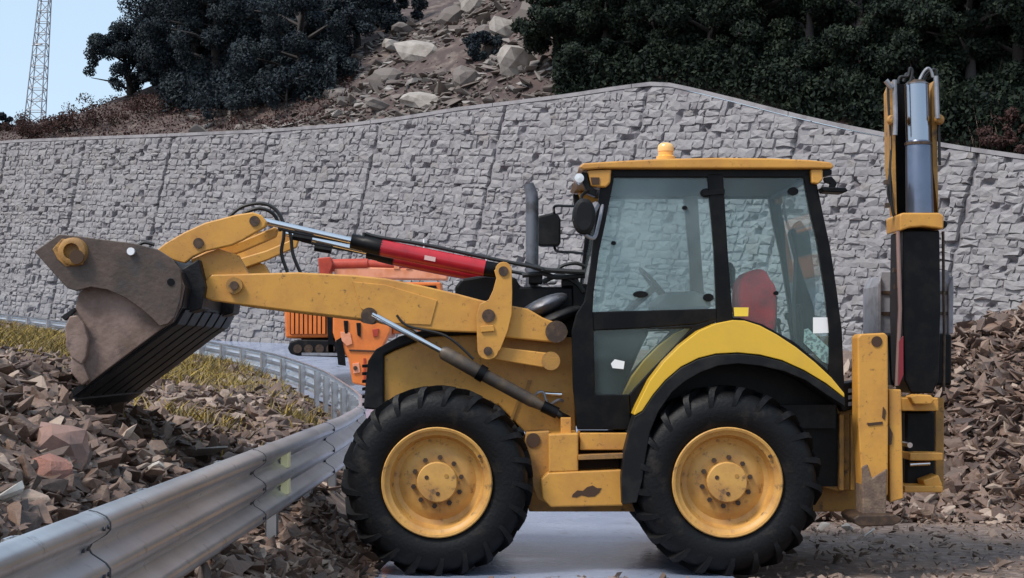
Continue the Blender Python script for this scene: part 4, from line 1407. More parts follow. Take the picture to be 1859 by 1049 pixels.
# roof
rf = MB()
roofp = [(1050, 304), (1058, 296), (1120, 292), (1200, 288), (1300, 286), (1400, 287), (1470, 290), (1508, 294), (1514, 300), (1512, 306), (1480, 305.5), (1094, 305.5), (1060, 308)]
ro = rf.pprism(roofp, 0.20, mir(0.20)).build('roof', M['yellow'], cab, bevel=0.012)
ORG[ro.name] = ORG[cab.name]
for s in (lambda y: y, mir):
    MB().pprism([(1066, 309), (1110, 307), (1108, 332), (1100, 340), (1074, 338)], *sorted((s(0.22), s(0.45))), 0.22).build('lamp_pod', M['yellow'], cab, bevel=0.012)
    MB().pprism([(1072, 322), (1088, 322), (1088, 335), (1074, 335)], *sorted((s(0.212), s(0.2185))), 0.22).build('pod_badge', M['stain_and_shade'], cab)
    MB().pprism([(1472, 307), (1494, 307), (1494, 326), (1486, 334), (1474, 332)], *sorted((s(0.22), s(0.40))), 0.22).build('lamp_pod', M['yellow'], cab, bevel=0.01)
    MB().pprism([(1490, 340), (1533, 342), (1537, 348), (1528, 351), (1492, 349)], *sorted((s(0.16), s(0.34))), 0.22).build('work_lamp', M['black'], cab, bevel=0.008)
    MB().pprism([(1496, 322), (1510, 320), (1520, 332), (1516, 341), (1506, 341), (1508, 333), (1498, 330)], *sorted((s(0.22), s(0.28))), 0.22).build('lamp_bracket', M['black'], cab, bevel=0.004)
    MB().pprism([(1492, 309), (1511, 307), (1511, 316), (1494, 320)], *sorted((s(0.24), s(0.38))), 0.22).build('lamp_pod_back', M['black'], cab)
    MB().pprism([(1056, 311), (1067, 313), (1072, 338), (1084, 344), (1082, 356), (1066, 350), (1058, 330)], *sorted((s(0.24), s(0.36))), 0.22).build('front_lamp_bracket', M['black'], cab, bevel=0.006)
    x, y, z = W(1051, 325, s(0.3))
    if s(0) == 0:
        MB().lathe([(-0.05, .001), (-.045, .035), (0.02, .045), (.04, .04), (.04, .001)], (x, 0.27, z), 14).build('headlight', M['lamp_glass'], cab, smooth=True)
MB().box(WX(1110, .3), WX(1468, .3), 0.362, mir(.362), WZ(318, .3), WZ(309, .3)).build('headliner', M['plastic'], cab)
# beacon on the roof
x, _, z = W(1208, 288, 1.0)
bz = WZ(289, 0.6)
x = WX(1208.5, 0.6)
MB().lathe([(-0.01, .001), (-.01, 0.075), (.02, .075), (.03, 0.06), (.06, 0.058), (.06, .001)], (x, 0.6, bz), 24, axis='Z').build('beacon_base', M['amber'], cab, smooth=True, ang=40)
MB().lathe([(.06, .001), (.06, 0.062), (.085, .064), (.11, 0.058), (.125, 0.04), (.132, 0.001)], (x, 0.6, bz), 24, axis='Z').build('beacon_lens', mat('beacon_lens', (0.85, 0.5, 0.16), .2, coat=.6), cab, smooth=True, ang=60)
# mirrors
mb = MB()
V = []
ov = [(1059 + 20 * math.cos(t) + (3 if math.cos(t) > 0 else 0), 392 + 33 * math.sin(t)) for t in np.linspace(0, 2 * PI, 25)[:-1]]
MB().pprism(ov, 0.02, 0.12, 0.02).build('mirror', M['plastic'], cab, bevel=0.03, )
MB().tube(spline([W(1068, 345, .2), W(1056, 356, .1), W(1058, 366, .07)]), 0.012, 8).build('mirror_arm', M['black'], cab, smooth=True)
MB().tube(spline([W(1094, 372, .28), W(1086, 410, .2), W(1078, 432, .15), W(1060, 425, .1)]), 0.014, 8).build('mirror_arm', M['grey'], cab, smooth=True)
MB().tube([W(1082, 372, .2), W(1074, 385, .1)], 0.03, 8).build('mirror_bracket', M['grey'], cab)
YF = mir(-0.05)
MB().pprism([(976, 392), (998, 387), (1006, 384), (1014, 390), (1018, 398), (1018, 440), (1014, 447), (980, 447), (975, 442)], YF, YF + .12, YF).build('mirror', M['plastic'], cab, bevel=0.02)
MB().tube(spline([W(1006, 386, YF), W(1008, 374, YF), W(1036, 374, YF - .2), W(1070, 372, YF - .5)]), 0.012, 8).build('mirror_arm', M['black'], cab, smooth=True)
MB().tube(spline([W(1006, 446, YF), W(1012, 456, YF), W(1040, 458, YF - .2), W(1078, 462, YF - .5)]), 0.012, 8).build('mirror_arm', M['black'], cab, smooth=True)
# exhaust stack
xa = W(966, 500, 1.0)
MB().tube([(xa[0], 1.0, WZ(560, 1)), (xa[0], 1.0, WZ(365, 1)), (xa[0] - 0.004, 1.0, WZ(352, 1)), (xa[0] - 0.03, 1.0, WZ(334, 1))], [0.052, 0.052, 0.05, 0.042], 20).build('exhaust_stack', M['exhaust'], bh, smooth=True, ang=60)

# rear fenders
FT = [(1150, 752), (1156, 738), (1180, 690), (1206, 656), (1236, 626), (1270, 600), (1300, 587), (1330, 581), (1352, 582), (1380, 591), (1410, 607), (1445, 630), (1480, 658), (1510, 686), (1533, 714),
      (1533, 722), (1500, 696), (1460, 672), (1420, 654), (1380, 644), (1340, 640), (1300, 642), (1268, 650), (1236, 666), (1208, 690), (1186, 716), (1166, 746), (1152, 754)]
FL = [(1152, 756), (1166, 748), (1186, 718), (1208, 692), (1236, 668), (1268, 652), (1300, 644), (1340, 642), (1380, 646), (1420, 656), (1460, 674), (1500, 698), (1534, 724), (1534, 738), (1500, 716), (1462, 690), (1424, 674), (1380, 664),
      (1340, 660), (1304, 664), (1272, 676), (1244, 692), (1220, 712), (1196, 746), (1180, 784), (1172, 830), (1166, 872), (1156, 912), (1130, 916), (1128, 870), (1134, 820), (1144, 780)]
ARCH_SHADE = [(1134, 820), (1144, 780), (1166, 748), (1208, 692), (1268, 652), (1340, 642), (1420, 656), (1500, 698), (1534, 724), (1545, 780), (1545, 890), (1140, 900)]


def fender(s):
    MB().pprism(FT, *sorted((s(0.02), s(0.48))), 0.02).build('rear_fender', M['yellow_bright'], bh, bevel=0.006)
    MB().pprism(FL, *sorted((s(0.0), s(0.46))), 0.0).build('fender_lip', M['plastic'], bh, bevel=0.006)
    MB().pprism(ARCH_SHADE, *sorted((s(0.485), s(0.51))), 0.1).build('arch_shade_sheet', M['black'], bh)  # black sheet added to darken the space behind the wheel


both(fender)

# rear frame with the sliding backhoe carriage
MB().pprism([(1478, 738), (1545, 722), (1560, 735), (1560, 888), (1520, 892), (1478, 880)], 0.50, mir(0.5), 0.5).build('rear_frame', M['yellow_dirty'], bh, bevel=0.01)
for a, b in ((1524, 1532), (1545, 1552)):
    MB().pprism([(a, 752), (b, 752), (b, 890), (a, 890)], 0.42, 0.49, 0.42).build('frame_rib', M['yellow_dirty'], bh, bevel=0.004)
MB().pprism([(1510, 700), (1560, 690), (1560, 740), (1530, 748)], 0.36, 0.60, 0.36).build('tail_panel', M['black'], bh, bevel=0.01)
for k in range(3):
    MB().pprism([(1540, 706 + 12 * k), (1556, 704 + 12 * k), (1556, 711 + 12 * k), (1540, 713 + 12 * k)], 0.345, 0.359, .345).build('tail_light', M['grey'], bh)


def stab(s):
    st = sub('stabiliser', bh, (WX(1590, .1), s(0.3), WZ(760, .1)))
    o = MB().pprism([(1557, 612), (1562, 606), (1606, 604), (1612, 610), (1613, 760), (1612, 900), (1566, 902), (1558, 770)], *sorted((s(0.08), s(0.30))), 0.08).build('leg_housing', M['yellow'], st, bevel=0.012)
    MB().bolt(1592, 620, 10, s(0.074), s(0.09), 18).build('top_pin', M['stain_and_shade'], st)
    MB().pprism([(1614, 706), (1636, 707), (1638, 800), (1640, 905), (1616, 912)], *sorted((s(0.12), s(0.28))), 0.12).build('guide_rail', M['yellow'], st, bevel=0.008)
    MB().pprism([(1565, 848), (1575, 842), (1583, 868), (1600, 858), (1611, 850), (1609, 934), (1566, 934)], *sorted((s(0.066), s(0.31))), 0.066).build('inner_leg', mat('muddy_steel', (0.13, 0.085, 0.065), .8, var=(0.22, 0.15, 0.1), vscale=14, bump=.3), st, bevel=0.01)
    MB().pprism([(1546, 940), (1556, 934), (1620, 933), (1634, 938), (1634, 946), (1618, 953), (1560, 955), (1550, 950)], *sorted((s(-0.05), s(0.42))), 0.0).build('foot_pad', M['pin'], st, bevel=0.01)
    MB().pprism([(1574, 768), (1602, 765), (1602, 770), (1576, 773)], *sorted((s(0.074), s(0.0795))), .08).build('scrape', M['stain_and_shade'], st)
    MB().pprism([(1612, 770), (1620, 786), (1618, 806), (1613, 808)], *sorted((s(0.106), s(0.1195))), .12).build('scrape', M['stain_and_shade'], st)
    MB().pprism([(1603, 738), (1608, 745), (1606, 762), (1601, 758)], *sorted((s(0.074), s(0.0795))), .08).build('scrape', M['stain_and_shade'], st)


both(stab)
# swing bracket and king post
sw = sub('swing_bracket', bh, (WX(1675, .6), 0.7, WZ(800, .6)))
for (x0, y0, x1, y1, a, b) in ((1638, 722, 1704, 746, 0.55, 1.5), (1652, 822, 1712, 836, 0.55, 1.4), (1642, 882, 1712, 894, 0.5, 1.4), (1698, 722, 1714, 890, 0.95, 1.4), (1636, 722, 1644, 894, 0.9, 1.5)):
    MB().pbox(x0, x1, y0, y1, a, b).build('bracket_plate', M['yellow_dirty'] if x1 - x0 < 20 else M['yellow'], sw, bevel=0.008)
MB().pprism([(1652, 720), (1664, 716), (1690, 717), (1698, 726), (1690, 734), (1660, 734)], 0.45, 0.62, .45).build('king_pin_cap', M['yellow'], sw, bevel=0.01)
MB().pbox(1644, 1698, 746, 882, 0.75, 1.3).build('king_post', M['black'], sw, bevel=0.02)
MB().tube([W(1652, 843, .6), W(1688, 841, .6)], 0.016, 10).build('swing_ram_rod', M['chrome'], sw, smooth=True)
MB().pprism([(1676, 872), (1704, 862), (1712, 882), (1680, 886)], 0.55, 0.8, .55).build('bracket_lug', M['yellow'], sw, bevel=0.01)
MB().bolt(1652, 808, 5, 0.58, 0.9, 10).build('pin_end', M['chrome'], sw)
# boom, folded upright, seen along its length from the swung side
bo = sub('boom', bh, (WX(1675, .6), 0.8, WZ(560, .6)))
MB().pprism([(1640, 418), (1706, 418), (1708, 560), (1704, 690), (1694, 714), (1654, 714), (1642, 690), (1638, 560)], 0.62, 1.05, 0.62).build('boom_channel', M['black'], bo, bevel=0.012)
MB().pprism([(1633, 390), (1638, 386), (1706, 386), (1714, 392), (1713, 416), (1700, 414), (1676, 411), (1652, 413), (1634, 419)], 0.56, 1.02, 0.56).build('cross_tube', M['yellow'], bo, bevel=0.012)
MB().bolt(1713, 407, 7, 0.6, 0.8, 12).build('cross_pin', M['black'], bo)
for px0, px1 in ((1619, 1629), (1696, 1705)):
    MB().pprism([(px0, 160), (px1 - 3, 142), (px1, 160), (px1 + 2, 300), (px1 + 4, 388), (px0 + 12, 388), (px0 + 2, 300)], 0.78, 0.98, 0.7).build('boom_cheek', M['yellow_dirty'], bo, bevel=0.006)
MB().pprism([(1633, 145), (1694, 145), (1700, 388), (1636, 388)], 1.0, 1.04, 0.8).build('boom_web', M['black'], bo)
MB().tube([W(1630, 420, .6), W(1634, 560, .6), W(1628, 700, .6)], 0.016, 8).build('grease_pipe', mat('pinkish_pipe', (0.28, 0.17, 0.15), .5), bo, smooth=True)
MB().tube([W(1712, 420, .8), W(1714, 600, .8), W(1713, 710, .8)], 0.012, 8).build('grease_pipe', M['pin'], bo, smooth=True)
MB().pprism([(1632, 620), (1640, 610), (1640, 680), (1632, 700)], 0.58, 0.61, .58).build('side_reflector', mat('dull_red_reflector', (0.25, 0.02, 0.03), .4), bo)
br = sub('boom_ram', bh, (WX(1668, .7), 0.75, WZ(270, .7)))
MB().tube([W(1670, 388, .72), W(1667, 262, .72), W(1667, 256, .72)], [0.108, 0.100, 0.09], 32).build('barrel', M['steelblue'], br, smooth=True, ang=50)
MB().tube([W(1667, 262, .74), W(1664, 152, .74)], 0.094, 32).build('rod', M['chrome_dark'], br, smooth=True, ang=50)
MB().tube([W(1664, 154, .74), W(1664, 146, .74)], [0.100, 0.06], 24).build('rod_eye', M['pin'], br, smooth=True)
MB().tube([W(1667, 264, .72), W(1667, 259, .72)], 0.106, 32).build('gland_ring', M['pin'], br, smooth=True, ang=40)
for px, py in ((1619, 218), (1705, 217)):
    x, y, z = W(px, py, .72)
    MB().lathe([(-0.05, .001), (-.04, .03), (0, .042), (.04, .03), (.05, .001)], (x, .72, z), 14).build('pin_knob', M['yellow_dirty'], bo, smooth=True)
MB().tube([W(1624, 145, .66), W(1626, 215, .66), W(1625, 245, .66)], 0.018, 8).build('stay_rod', M['grey'], bo, smooth=True)
MB().tube([W(1699, 138, .66), W(1702, 215, .66)], 0.018, 8).build('stay_rod', M['grey'], bo, smooth=True)
MB().tube([W(1608, 146, .66), W(1620, 160, .66)], 0.022, 8).build('rod_clevis', M['grey'], bo, smooth=True)
for i, pts in enumerate(([(1630, 152), (1634, 140), (1648, 138), (1652, 124), (1656, 130), (1652, 150)], [(1668, 148), (1676, 132), (1684, 124), (1690, 128), (1694, 140)],
                         [(1676, 150), (1682, 136), (1696, 126), (1702, 142), (1703, 170), (1704, 220), (1706, 300)], [(1612, 155), (1614, 200), (1618, 260), (1616, 320), (1620, 380), (1632, 420), (1636, 500)],
                         [(1625, 230), (1618, 300), (1612, 345), (1618, 372)], [(1640, 148), (1646, 134), (1658, 142), (1660, 150)])):
    MB().tube(spline([W(a, b, .70 + .03 * i) for a, b in pts]), 0.012, 8).build('hydraulic_hose', M['hose'] if i != 1 else M['grey'], bo, smooth=True)
for a, b in ((1612, 372), (1610, 330), (1626, 490), (1628, 520)):
    MB().pbox(a - 3, a + 4, b - 4, b + 4, .68, .74).build('hose_clamp', M['pin'], bo)
# dipper stick hanging behind the boom, and the hoe bucket
di = sub('dipper', bh, (WX(1675, 1.3), 1.3, WZ(450, 1.3)))
MB().pprism([(1640, 160), (1692, 160), (1700, 420), (1702, 600), (1642, 600), (1638, 420)], 1.10, 1.42, 1.1).build('stick', M['yellow_dirty'], di, bevel=0.01)
hb = sub('hoe_bucket', bh, (WX(1660, 1.5), 1.6, WZ(560, 1.5)))
gp = mat('worn_grey_steel', (0.34, 0.33, 0.36), 0.5, var=(0.22, 0.21, 0.23), vscale=6)
MB().pprism([(1592, 520), (1600, 492), (1722, 492), (1732, 522), (1730, 606), (1596, 606)], 1.50, 1.53, 1.5).build('bucket_back', gp, hb, bevel=0.01)
for a, b in ((1592, 1600), (1722, 1731)):
    MB().pprism([(a, 520), (b, 500), (b, 606), (a, 606)], 1.46, 2.0, 1.46).build('bucket_side', gp, hb, bevel=0.008)
for py in (528, 566):
    MB().pprism([(1594, py), (1730, py), (1730, py + 6), (1594, py + 6)], 1.485, 1.499, 1.485).build('bucket_rib', M['pin'], hb)
for k in range(5):
    x = 1596 + k * 28
    MB().pprism([(x, 606), (x + 14, 606), (x + 11, 628), (x + 3, 628)], 1.50, 1.55, 1.5).build('bucket_tooth', M['pin'], hb, bevel=0.004)
MB().pprism([(1612, 606), (1728, 606), (1728, 700), (1618, 700)], 1.15, 1.45, 1.15).build('hoe_linkage', M['black'], hb, bevel=0.02)

# ------------------------------------------------------------------ orange excavator up the road
YE = 22.5
ex = root('crawler_excavator', 'orange crawler excavator with slatted engine cover parked up the road behind the hood', 'excavator', (WX(600, YE), YE + 0.9, WZ(645, YE)))
# earth ramp it stands on is part of the ground; tracks reach down to it
for y0, y1 in ((YE, YE + 0.5), (YE + 1.5, YE + 2.0)):
    tk = sub('track', ex, (WX(600, YE), y0, WZ(632, YE)))
    out = [(522, 632), (526, 621), (540, 616), (660, 618), (674, 626), (676, 640), (664, 650), (540, 646), (527, 642)]
    MB().pprism(out, y0, y1, YE).build('track_shoes', M['rubber'], tk, bevel=0.03)
    for px in (540, 560, 580, 600, 620, 640, 660):
        MB().bolt(px, 633, 8, y0 - 0.02, y0 + .05, 14).build('roller', M['pin'], tk)
    MB().pprism([(548, 640), (650, 641), (650, 646), (548, 645)], y0 - 0.03, y0 - 0.001, YE).build('track_guard', M['grey'], tk)
MB().pprism([(540, 612), (660, 612), (650, 640), (550, 640)], YE + 0.52, YE + 1.48, YE).build('undercarriage', M['black'], ex)
MB().pprism([(514, 520), (520, 508), (640, 505), (705, 508), (706, 612), (518, 614)], YE + 0.05, YE + 2.0, YE + .05).build('upper_body', M['orange'], ex, bevel=0.05)
MB().pprism([(526, 556), (592, 556), (592, 606), (526, 606)], YE + 0.035, YE + 0.049, YE).build('grille_recess', M['black'], ex)
for k in range(8):
    a = 528 + k * 8.1
    MB().pprism([(a, 556), (a + 5.6, 556), (a + 5.6, 606), (a, 606)], YE + 0.0, YE + 0.034, YE).build('grille_slat', M['orange'], ex)
MB().pprism([(594, 560), (604, 556), (606, 640), (596, 640)], YE - 0.02, YE + 0.03, YE).build('door_post', M['black'], ex)
MB().pprism([(620, 440), (700, 440), (700, 506), (620, 506)], YE + 1.2, YE + 1.25, YE + 1.2) 
# boom laid forward, lowered, with its ram
bm_ = sub('boom', ex, (WX(700, YE - .6), YE - .4, WZ(495, YE - .6)))
MB().pprism([(606, 486), (640, 484), (800, 488), (814, 494), (812, 508), (700, 506), (608, 504)], YE - 0.6, YE - 0.15, YE - .6).build('boom_beam', M['orange_pale'], bm_, bevel=0.03)
MB().tube([W(582, 482, YE - .5), W(668, 480, YE - .5)], 0.13, 16).build('ram_barrel', M['orange_red'], bm_, smooth=True, ang=50)
MB().tube([W(668, 480, YE - .5), W(745, 484, YE - .5)], 0.10, 14).build('ram_sleeve', M['orange_red'], bm_, smooth=True, ang=50)
MB().pprism([(577, 468), (600, 466), (604, 480), (598, 498), (580, 500)], YE - 0.7, YE - 0.2, YE - .7).build('ram_bracket', M['orange_red'], bm_, bevel=0.02)
for px in (716, 738):
    MB().pprism([(px, 478), (px + 8, 476), (px + 9, 488), (px - 1, 488)], YE - .62, YE - .2, YE - .6).build('hose_clamp', M['orange_pale'], bm_)
# dipper and bucket linkage folded down towards the viewer
dp = sub('dipper', ex, (WX(650, YE - 1.6), YE - 1.6, WZ(620, YE - 1.6)))
MB().pprism([(604, 570), (640, 566), (712, 572), (708, 604), (692, 636), (690, 690), (676, 704), (640, 696), (632, 650), (612, 628), (604, 604)], YE - 1.8, YE - 1.4, YE - 1.8).build('dipper_arm', M['orange'], dp, bevel=0.03)
for q, m_ in (([(624, 582), (632, 582), (632, 606), (626, 606)], 'black'), ([(647, 586), (655, 586), (655, 612), (649, 608)], 'black'), ([(610, 618), (620, 612), (626, 640), (628, 664), (614, 662)], 'black'),
              ([(618, 602), (636, 604), (640, 624), (630, 628), (620, 618)], 'orange_pale'), ([(676, 598), (688, 596), (686, 610), (678, 612)], 'orange_red'), ([(634, 634), (684, 636), (684, 639), (634, 637)], 'stain_and_shade'),
              ([(640, 660), (652, 658), (654, 676), (642, 678)], 'orange_pale'), ([(660, 650), (664, 650), (664, 690), (660, 690)], 'orange_red')):
    MB().pprism(q, YE - 1.83, YE - 1.799, YE - 1.8).build('linkage_and_shade', M[m_], dp, bevel=0.006)  # black pieces paint the shade inside holes and a gap
MB().bolt(645, 668, 4, YE - 1.85, YE - 1.8, 10).build('linkage_pin', M['pin'], dp)
cb = sub('excavator_cab', ex, (WX(760, YE), YE + 1, WZ(540, YE)))
MB().pprism([(712, 512), (800, 512), (806, 600), (712, 606)], YE + 0.9, YE + 1.9, YE + .9).build('cab_shell', M['orange'], cb, bevel=0.03)
MB().pprism([(722, 518), (792, 518), (796, 560), (722, 560)], YE + 0.88, YE + .899, YE + .9).build('cab_window', M['black'], cb)

# ------------------------------------------------------------------ lattice mast on the ridge
YM = 78.0
mast = root('lattice_mast', 'slender grey steel lattice mast rising from the ridge against the sky', 'mast', (WX(62, YM), YM, WZ(232, YM)))
kM = (YM - CY) / F


def mast_w(z):
    v = HZ - F * (z - CH) / (YM - CY)
    return np.interp(v, [-80, 0, 225, 260], [17, 18, 30, 32]) * kM / 2, np.interp(v, [-80, 0, 225, 260], [86, 81.5, 63, 60])


zs = np.linspace(WZ(262, YM), WZ(-60, YM), 17)


def mc(z, i):
    h, cx = mast_w(z)
    sx, sy = ((-1, -1), (1, -1), (1, 1), (-1, 1))[i]
    return (WX(cx, YM) + sx * h, YM + sy * h, z)


for i in range(4):
    MB().tube([mc(z, i) for z in zs], 0.034, 6).build('mast_leg', M['grey'], mast)
for k in range(len(zs) - 1):
    for i in range(4):
        j = (i + 1) % 4
        MB().tube([mc(zs[k], i), mc(zs[k], j)], 0.022, 5).build('ring_bar', M['grey'], mast)
        a, b = (i, j) if k % 2 else (j, i)
        MB().tube([mc(zs[k], a), mc(zs[k + 1], b)], 0.022, 5).build('brace', M['grey'], mast)
MB().tube([W(77, 80, YM), W(58, 82, YM)], 0.04, 6).build('antenna_arm', M['grey'], mast)

# ------------------------------------------------------------------ trees
def crown_leaves(r, clumps, n, leaf, squash=0.8):
    """leaf-sized triangles spread through clumps (centre, radius)"""
    w_ = np.array([c[1] ** 2 for c in clumps]); w_ /= w_.sum()
    ids = r.choice(len(clumps), n, p=w_)
    C = np.array([c[0] for c in clumps])[ids]
    R = np.array([c[1] for c in clumps])[ids]
    d = r.normal(size=(n, 3)); d /= np.linalg.norm(d, axis=1)[:, None]
    rad = r.random(n) ** 0.45
    P = C + d * (R * rad)[:, None] * np.array([1, 1, squash])
    a = r.normal(size=(n, 3)); a /= np.linalg.norm(a, axis=1)[:, None]
    b = np.cross(a, d + r.normal(size=(n, 3)) * .5); b /= np.linalg.norm(b, axis=1)[:, None] + 1e-6
    L = leaf * r.uniform(0.6, 1.4, n)[:, None]
    V = np.stack([P - a * L, P + b * L * 0.55, P + a * L, P - b * L * 0.55], 1).reshape(-1, 3)
    return V, np.arange(4 * n).reshape(-1, 4)


def make_tree(label, group, base, H, spread, seed, leafm, n=5000, leaf=0.10, crown0=0.3, name='tree', lean=0.0, nl=9, cat='tree'):
    r = np.random.default_rng(seed)
    t = root(name, label, cat, tuple(base), group)
    B = Vector(base)
    top = B + Vector((lean * H, 0, H * 0.8))
    mb = MB()
    pts = [B + (top - B) * q + Vector((r.normal() * .05, r.normal() * .05, 0)) * H * .2 * (q > 0) for q in (0, .25, .5, .75, 1)]
    pts[0] = B - Vector((0, 0, 0.3))
    r0 = H * 0.035
    mb.tube(pts, [r0 * 1.25, r0, r0 * .75, r0 * .5, r0 * .2], 8)
    clumps = [(np.array(top), spread * 0.38)]
    for i in range(nl):
        q = r.uniform(crown0, 0.85)
        st = B + (top - B) * q
        a = 2 * PI * (i / nl) + r.uniform(-.4, .4)
        out = spread * r.uniform(0.55, 1.0) * (1.15 - 0.6 * max(0, q - 0.45))
        end = st + Vector((math.cos(a) * out, math.sin(a) * out, H * r.uniform(0.02, 0.2)))
        mid = st.lerp(end, .5) + Vector((0, 0, H * .03))
        mb.tube([st, mid, end], [r0 * .5, r0 * .32, r0 * .12], 6)
        for k in range(3):
            f = r.uniform(0.55, 1.1)
            c = st.lerp(end, f) + Vector(r.normal(size=3)) * spread * 0.16
            clumps.append((np.array(c), spread * r.uniform(0.17, 0.32)))
    tr_ = mb.build('trunk', M['trunk'], t, smooth=True, ang=60)
    V, Fq = crown_leaves(r, clumps, n, leaf)
    np_mesh('crown', V, Fq, leafm, 4, parent=t)
    return t


def tree_px(label, group, px, py, s, hpx, wpx, seed, leafm, **kw):
    """tree whose foot is on the hill s metres behind the wall under column px"""
    b = hill_at(px, s) if py is None else hill_px(px, py)
    D = b[1] - CY
    return make_tree(label, group, b, hpx * D / F, wpx * D / F / 2, seed, leafm, **kw)


GL = 'trees of the left wood'
tree_px('small leaning tree at the left edge of the left wood against the sky', GL, 238, 176, 0, 150, 125, 41, M['leaf_left'], n=26000, leaf=.042, crown0=.03, lean=-0.12, nl=15)
LT = [(330, 168, 240, 190, 42, 'tall dark tree right behind the small leaning tree'), (395, 175, 265, 190, 43, 'dark tree in the middle of the left wood with low branches'),
      (460, 150, 260, 190, 44, 'dark tree over the pale ledge in the left wood'), (540, 150, 280, 200, 45, 'broad dark tree in the right half of the left wood'),
      (605, 120, 240, 170, 46, 'dark tree at the right edge of the left wood beside the scree'), (545, 165, 250, 180, 48, 'dark tree over the dark bush at the scree edge'), (355, 160, 300, 210, 49, 'tallest dark tree filling the upper edge near the mast side'), (290, 172, 150, 110, 47, 'low dark tree beside the small leaning tree')]
for px, py, h, wd, sd_, lab in LT:
    tree_px(lab, GL, px, py, 0, h, wd, sd_, M['leaf_left'], n=26000, leaf=.046, crown0=.12, nl=12)
for i, (px, s, h, wd) in enumerate([(360, 7, 260, 220), (450, 8, 260, 220), (560, 8, 260, 220), (650, 9, 180, 170), (690, 12, 110, 120)]):
    tree_px(('dark back tree above the tall dark tree of the left wood', 'dark back tree behind the middle trunks of the left wood', 'dark back tree behind the broad right half of the left wood', 'back tree of the left wood nearest the scree', 'small dark tree at the top edge beside the scree')[i], 'back row of the left wood', px, None, s, h, wd, 60 + i, M['leaf_left'], n=19000, leaf=.055, crown0=.1, nl=11)
for i, (px, py, h, wd, lab) in enumerate([(420, 214, 60, 120, 'low dark shrub under the left wood above the wall'), (520, 196, 70, 140, 'wide dark shrub below the pale ledge'), (470, 180, 60, 110, 'dark bush in front of the middle trunks'),
                                          (330, 190, 45, 90, 'small dark bush below the tall dark tree'), (600, 150, 60, 110, 'dark bush at the scree edge'), (880, 112, 55, 70, 'black bush beside the big pale boulder'), (4, 238, 34, 34, 'small round bush on the far left ridge')]):
    tree_px(lab, 'shrubs on the slope', px, py, 0, h, wd, 80 + i, M['leaf_left'], n=5000, leaf=.045, crown0=.05, nl=8, name='shrub', cat='shrub')
for i, (px, py, h, wd, lab) in enumerate([(50, 250, 22, 90, 'low reddish brown bush just above the left end of the wall'), (100, 246, 26, 110, 'reddish brush beside the pale gully over the wall'), (170, 232, 26, 120, 'reddish brown brush under the small leaning tree'),
                                          (270, 212, 26, 130, 'brown brush on the bank below the low dark tree'), (1815, 292, 80, 90, 'dry reddish bush above the wall at the right edge'), (1856, 300, 70, 70, 'dry brown bush cut by the right edge of the picture')]):
    tree_px(lab, 'dry brush above the wall', px, py, 0, h, wd, 95 + i, M['leaf_brown'], n=2600, leaf=.035, crown0=.02, nl=8, name='bush', cat='bush')
GR = 'trees of the right wood'
RT = [(1035, 1.6, 190, 170), (1100, 1.2, 210, 180), (1190, 1.4, 230, 200), (1290, 1.3, 230, 200), (1380, 1.4, 260, 210), (1470, 1.3, 270, 210), (1560, 1.4, 280, 210), (1660, 1.3, 290, 220), (1760, 1.5, 300, 220), (1850, 2.2, 300, 220)]
for i, (px, s, h, wd) in enumerate(RT):
    lab = ('dark evergreen at the left edge of the right wood beside the scree', "dark evergreen left of the wall's highest point, second from the scree", "dark evergreen right above the wall's highest point",
           'dark evergreen above the cab beacon', 'dark evergreen above the middle of the cab roof', 'dark evergreen above the rear edge of the cab roof', 'dark evergreen left of the upright boom top',
           'dark evergreen directly behind the upright boom top', 'dark evergreen behind the dry stalks right of the boom', 'dark evergreen cut by the right edge of the picture')[i]
    tree_px(lab, GR, px, None, s, h, wd, 110 + i, M['leaf_right'], n=26000, leaf=.046, crown0=.06, nl=13)
for i, (px, s, h, wd) in enumerate([(1060, 4.5, 230, 220), (1160, 4.2, 240, 230), (1270, 4.4, 240, 230), (1390, 4.2, 240, 230), (1500, 4.4, 240, 230), (1620, 4.2, 240, 230), (1740, 4.4, 240, 230), (1850, 4.2, 240, 230), (1010, 6.5, 170, 170)]):
    tree_px('dark evergreen in the back row of the right wood', 'back row of the right wood', px, None, s, h, wd, 140 + i, M['leaf_right'], n=19000, leaf=.055, crown0=.05, nl=12)

# ------------------------------------------------------------------ undergrowth of the two woods
def undergrowth(name, pxs, s_rng, n, hmax, leafm, label, seed, leaf=0.055):
    r = np.random.default_rng(seed)
    px = r.uniform(*pxs, n); s = s_rng[0] + (s_rng[1] - s_rng[0]) * r.random(n)
    P = np.array([hill_at(a, b) for a, b in zip(px, s)])
    hh = hmax * (0.35 + 0.65 * np.clip(0.5 + vnoise(P, 0.8, 3), 0, 1))
    P[:, 2] += hh * r.random(n) ** 0.7
    a = r.normal(size=(n, 3)); a /= np.linalg.norm(a, axis=1)[:, None]
    b = np.cross(a, r.normal(size=(n, 3))); b /= np.linalg.norm(b, axis=1)[:, None]
    L = leaf * r.uniform(0.6, 1.5, n)[:, None]
    V = np.stack([P - a * L, P + b * L * .55, P + a * L, P - b * L * .55], 1).reshape(-1, 3)
    tag(np_mesh(name, V, np.arange(4 * n).reshape(-1, 4), leafm, 4), label, 'undergrowth', kind='stuff')


undergrowth('undergrowth', (1005, 1880), (0.25, 5.0), 130000, 1.4, M['leaf_right'], 'black green undergrowth filling the right wood down to the wall top', 201)
undergrowth('undergrowth', (290, 610), (2.8, 9.0), 80000, 1.5, M['leaf_left'], 'dark undergrowth between the trunks of the left wood', 202)
undergrowth('low_scrub', (-20, 640), (0.7, 5.0), 9000, 0.28, M['leaf_brown'], 'low reddish brown scrub on the bank above the left part of the wall', 203, leaf=.04)

